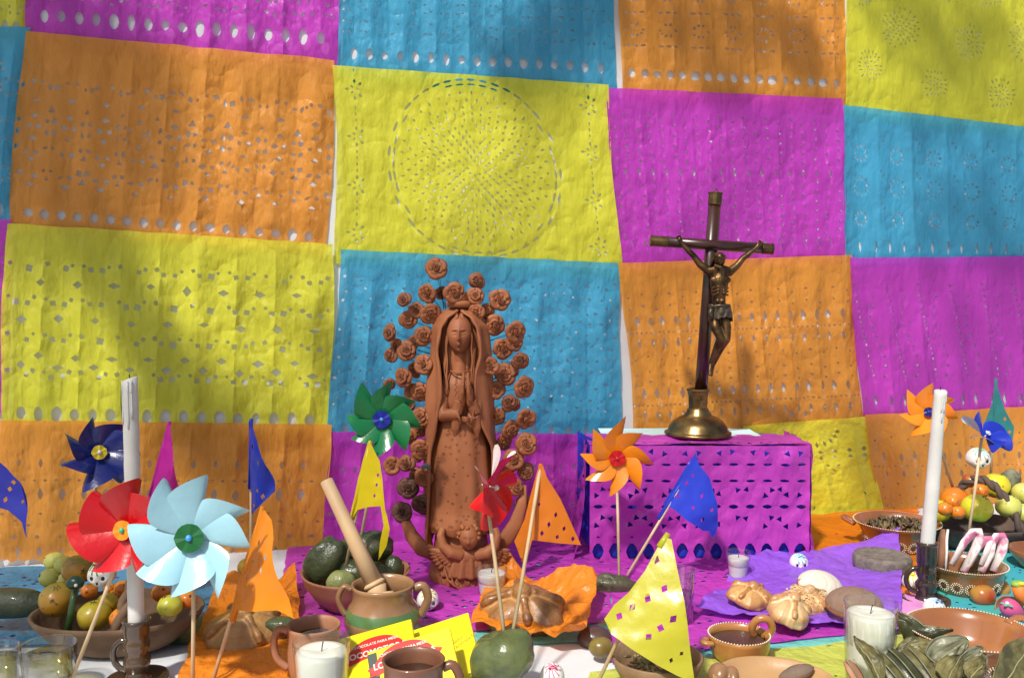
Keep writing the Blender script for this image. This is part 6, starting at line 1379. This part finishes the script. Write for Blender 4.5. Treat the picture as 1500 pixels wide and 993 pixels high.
def tamal(label, a, b, r_, mt, seed=0):
    a, b = Vector(a), Vector(b); t = thing('tamal', label, 'tamal', a, world_built=True, group=LG); m = MB(); n = 12; pts = [a.lerp(b, k / n) + Vector((0, 0, .004 * math.sin(PI * k / n))) for k in range(n + 1)]
    m.tube(pts, [r_ * (.35 + .65 * math.sin(PI * min(1, max(0, (k + 1.2) / (n + 2.4)))) ** 1.0) for k in range(n + 1)], 18, flat=.5); base = len(m.v)
    m.v = [v + Vector((0, 0, .0016 * nz(v, 60, seed) + .0012 * math.sin(i % 18 * 2.2))) for i, v in enumerate(m.v)]; m.build('wrapper', mt, t)
    for s_ in (-.5, .45):
        q = MB(); q.tube([p + Vector((s_ * r_ * .9, -r_ * .45, r_ * .62)) for p in pts[1:-1]], [.0012] * (n - 1), 6, flat=.5); q.build('fold_edge', M_LF2, t)
    return t
tamal('shiny folded leaf tamal leftmost in the heap', P(1326, 1010, 1.075), P(1268, 950, 1.13), .015, M_LF1, 1); tamal('dark folded leaf tamal second from the left in the heap', P(1352, 1010, 1.08), P(1300, 952, 1.14), .016, M_LF3, 2)
tamal('olive leaf tamal in the middle of the heap', P(1378, 1012, 1.09), P(1330, 950, 1.15), .017, M_LF1, 3); tamal('shaded leaf tamal low in the heap, by the silvery leaf', P(1404, 1015, 1.10), P(1362, 968, 1.12), .016, M_LF1, 4)
tamal('tan clay coloured tamal end before the ribbed candle glass', P(1268, 1015, 1.075), P(1240, 968, 1.10), .011, M_CLAY, 5)
m = MB(); r = random.Random(9)
for k in range(90):
    a = r.uniform(0, 6.28); q = r.random() ** .5 * .044; m.ball((math.cos(a) * q, math.sin(a) * q, .030 + .012 * (1 - q / .044) + r.uniform(0, .006)), (.0055, .0022, .0020), M=Matrix.Rotation(r.uniform(0, 3.14), 4, 'Z') @ Matrix.Rotation(r.uniform(-.5, .5), 4, 'Y'), seg=7, rings=5)
o = m.build('seeds', mat('seed hull', (.36,.30,.13), .5, col2=(.16,.13,.05), nscale=60)); o.location = T(962, 1010); tag(o, 'heap of pale green seeds in the bowl under the yellow pennant', 'seeds'); o['kind'] = 'stuff'
m = MB()
for k in range(70):
    a = r.uniform(0, 6.28); q = r.random() ** .5 * .058
    def f(u, v, a=a, q=q, s=r.uniform(.010, .018), w2=r.uniform(0, 6), z=r.uniform(.040, .056)):
        c0 = Vector((math.cos(a) * q, math.sin(a) * q, z + .012 * (1 - q / .058))); x, y = (u - .5) * s, (v - .5) * s * .7
        return c0 + Vector((x * math.cos(w2) - y * math.sin(w2), x * math.sin(w2) + y * math.cos(w2), .004 * math.sin(u * 7 + w2) + .003 * math.sin(v * 6 + w2 * 2)))
    m.grid(f, 5, 4)
o = m.build('dried_mushrooms', mat('dried mushroom', (.045,.035,.02), .6, col2=(.20,.14,.05), nscale=60, bump=1, lo=.4, hi=.7), solid=.0012); o.location = T(1313, 806); tag(o, 'heap of dark dried mushrooms in the far right bowl', 'mushrooms'); o['kind'] = 'stuff'
t = thing('cocoa_pod', 'striped dark cocoa pod on the tan clay plate', 'cocoa pod', P(1166, 986, 1.135)); m = MB(); m.ball((0,0,0), (.024,.010,.010), M=Matrix.Rotation(-.35, 4, 'Y'), seg=30, rings=16, fn=lambda d, p: p * (1 + .05 * math.cos(math.atan2(d.y, d.x) * 0 + d.z * 20))); m.build('pod', M_GREY, t)
t = thing('bread_roll', 'glazed split bread roll at the left of the tan clay plate', 'bread', P(1052, 988, 1.13)); m = MB(); m.ball((0,0,0), (.013,.018,.016), M=Matrix.Rotation(.5, 4, 'Y'), seg=20, rings=14); m.ball((.016,-.002,-.003), (.010,.018,.015), M=Matrix.Rotation(.3, 4, 'Y'), seg=20, rings=14); m.build('crust', M_TAN, t, remesh=.0015)
t = thing('green_bud', 'dark green paper bud on a green stalk, left basket', 'paper bud', P(101, 925, 1.24), world_built=True); m = MB(); m.tube([P(99, 925, 1.24), P(107, 880, 1.25), P(111, 862, 1.26)], [.0055, .0045, .005], 10); m.build('stalk', fruitmat('stalk green', (.05,.11,.03), (.03,.07,.02)), t)
m = MB(); m.ball(P(110, 853, 1.25), (.013,.010,.010), seg=16, rings=10); m.build('bud', flatmat('dark green bud', (.015,.05,.03), .3), t); m = MB(); m.ball(P(111, 857, 1.235), .0025, seg=8, rings=6); m.build('white_pin', M_SKULL, t)
t = thing('blue_cup', 'blue painted cup at the right edge behind the sweets', 'cup', T(1495, 812)); m = MB(); m.lathe(thick([(0,0),(.020,0),(.030,.012),(.034,.030)], .003, .004), 32); m.build('body', mat('blue glaze', (.02,.18,.45), .2, col2=(.25,.5,.6), nscale=20, coat=.6), t)
t = thing('ribbon_bow', 'small greyish clip on the blue paper at the statue rose ring', 'clip', P(624, 684, 1.565)); m = MB()
for k in range(4): m.ball(((k - 1.5) * .0035, -.003, .003 * math.sin(k)), (.0035,.0025,.005), seg=8, rings=6)
m.build('clip_body', mat('grey clip', (.12,.14,.14), .5), t, remesh=.0008); t['label'] = 'small grey clip sitting on a rose at the statue left side'
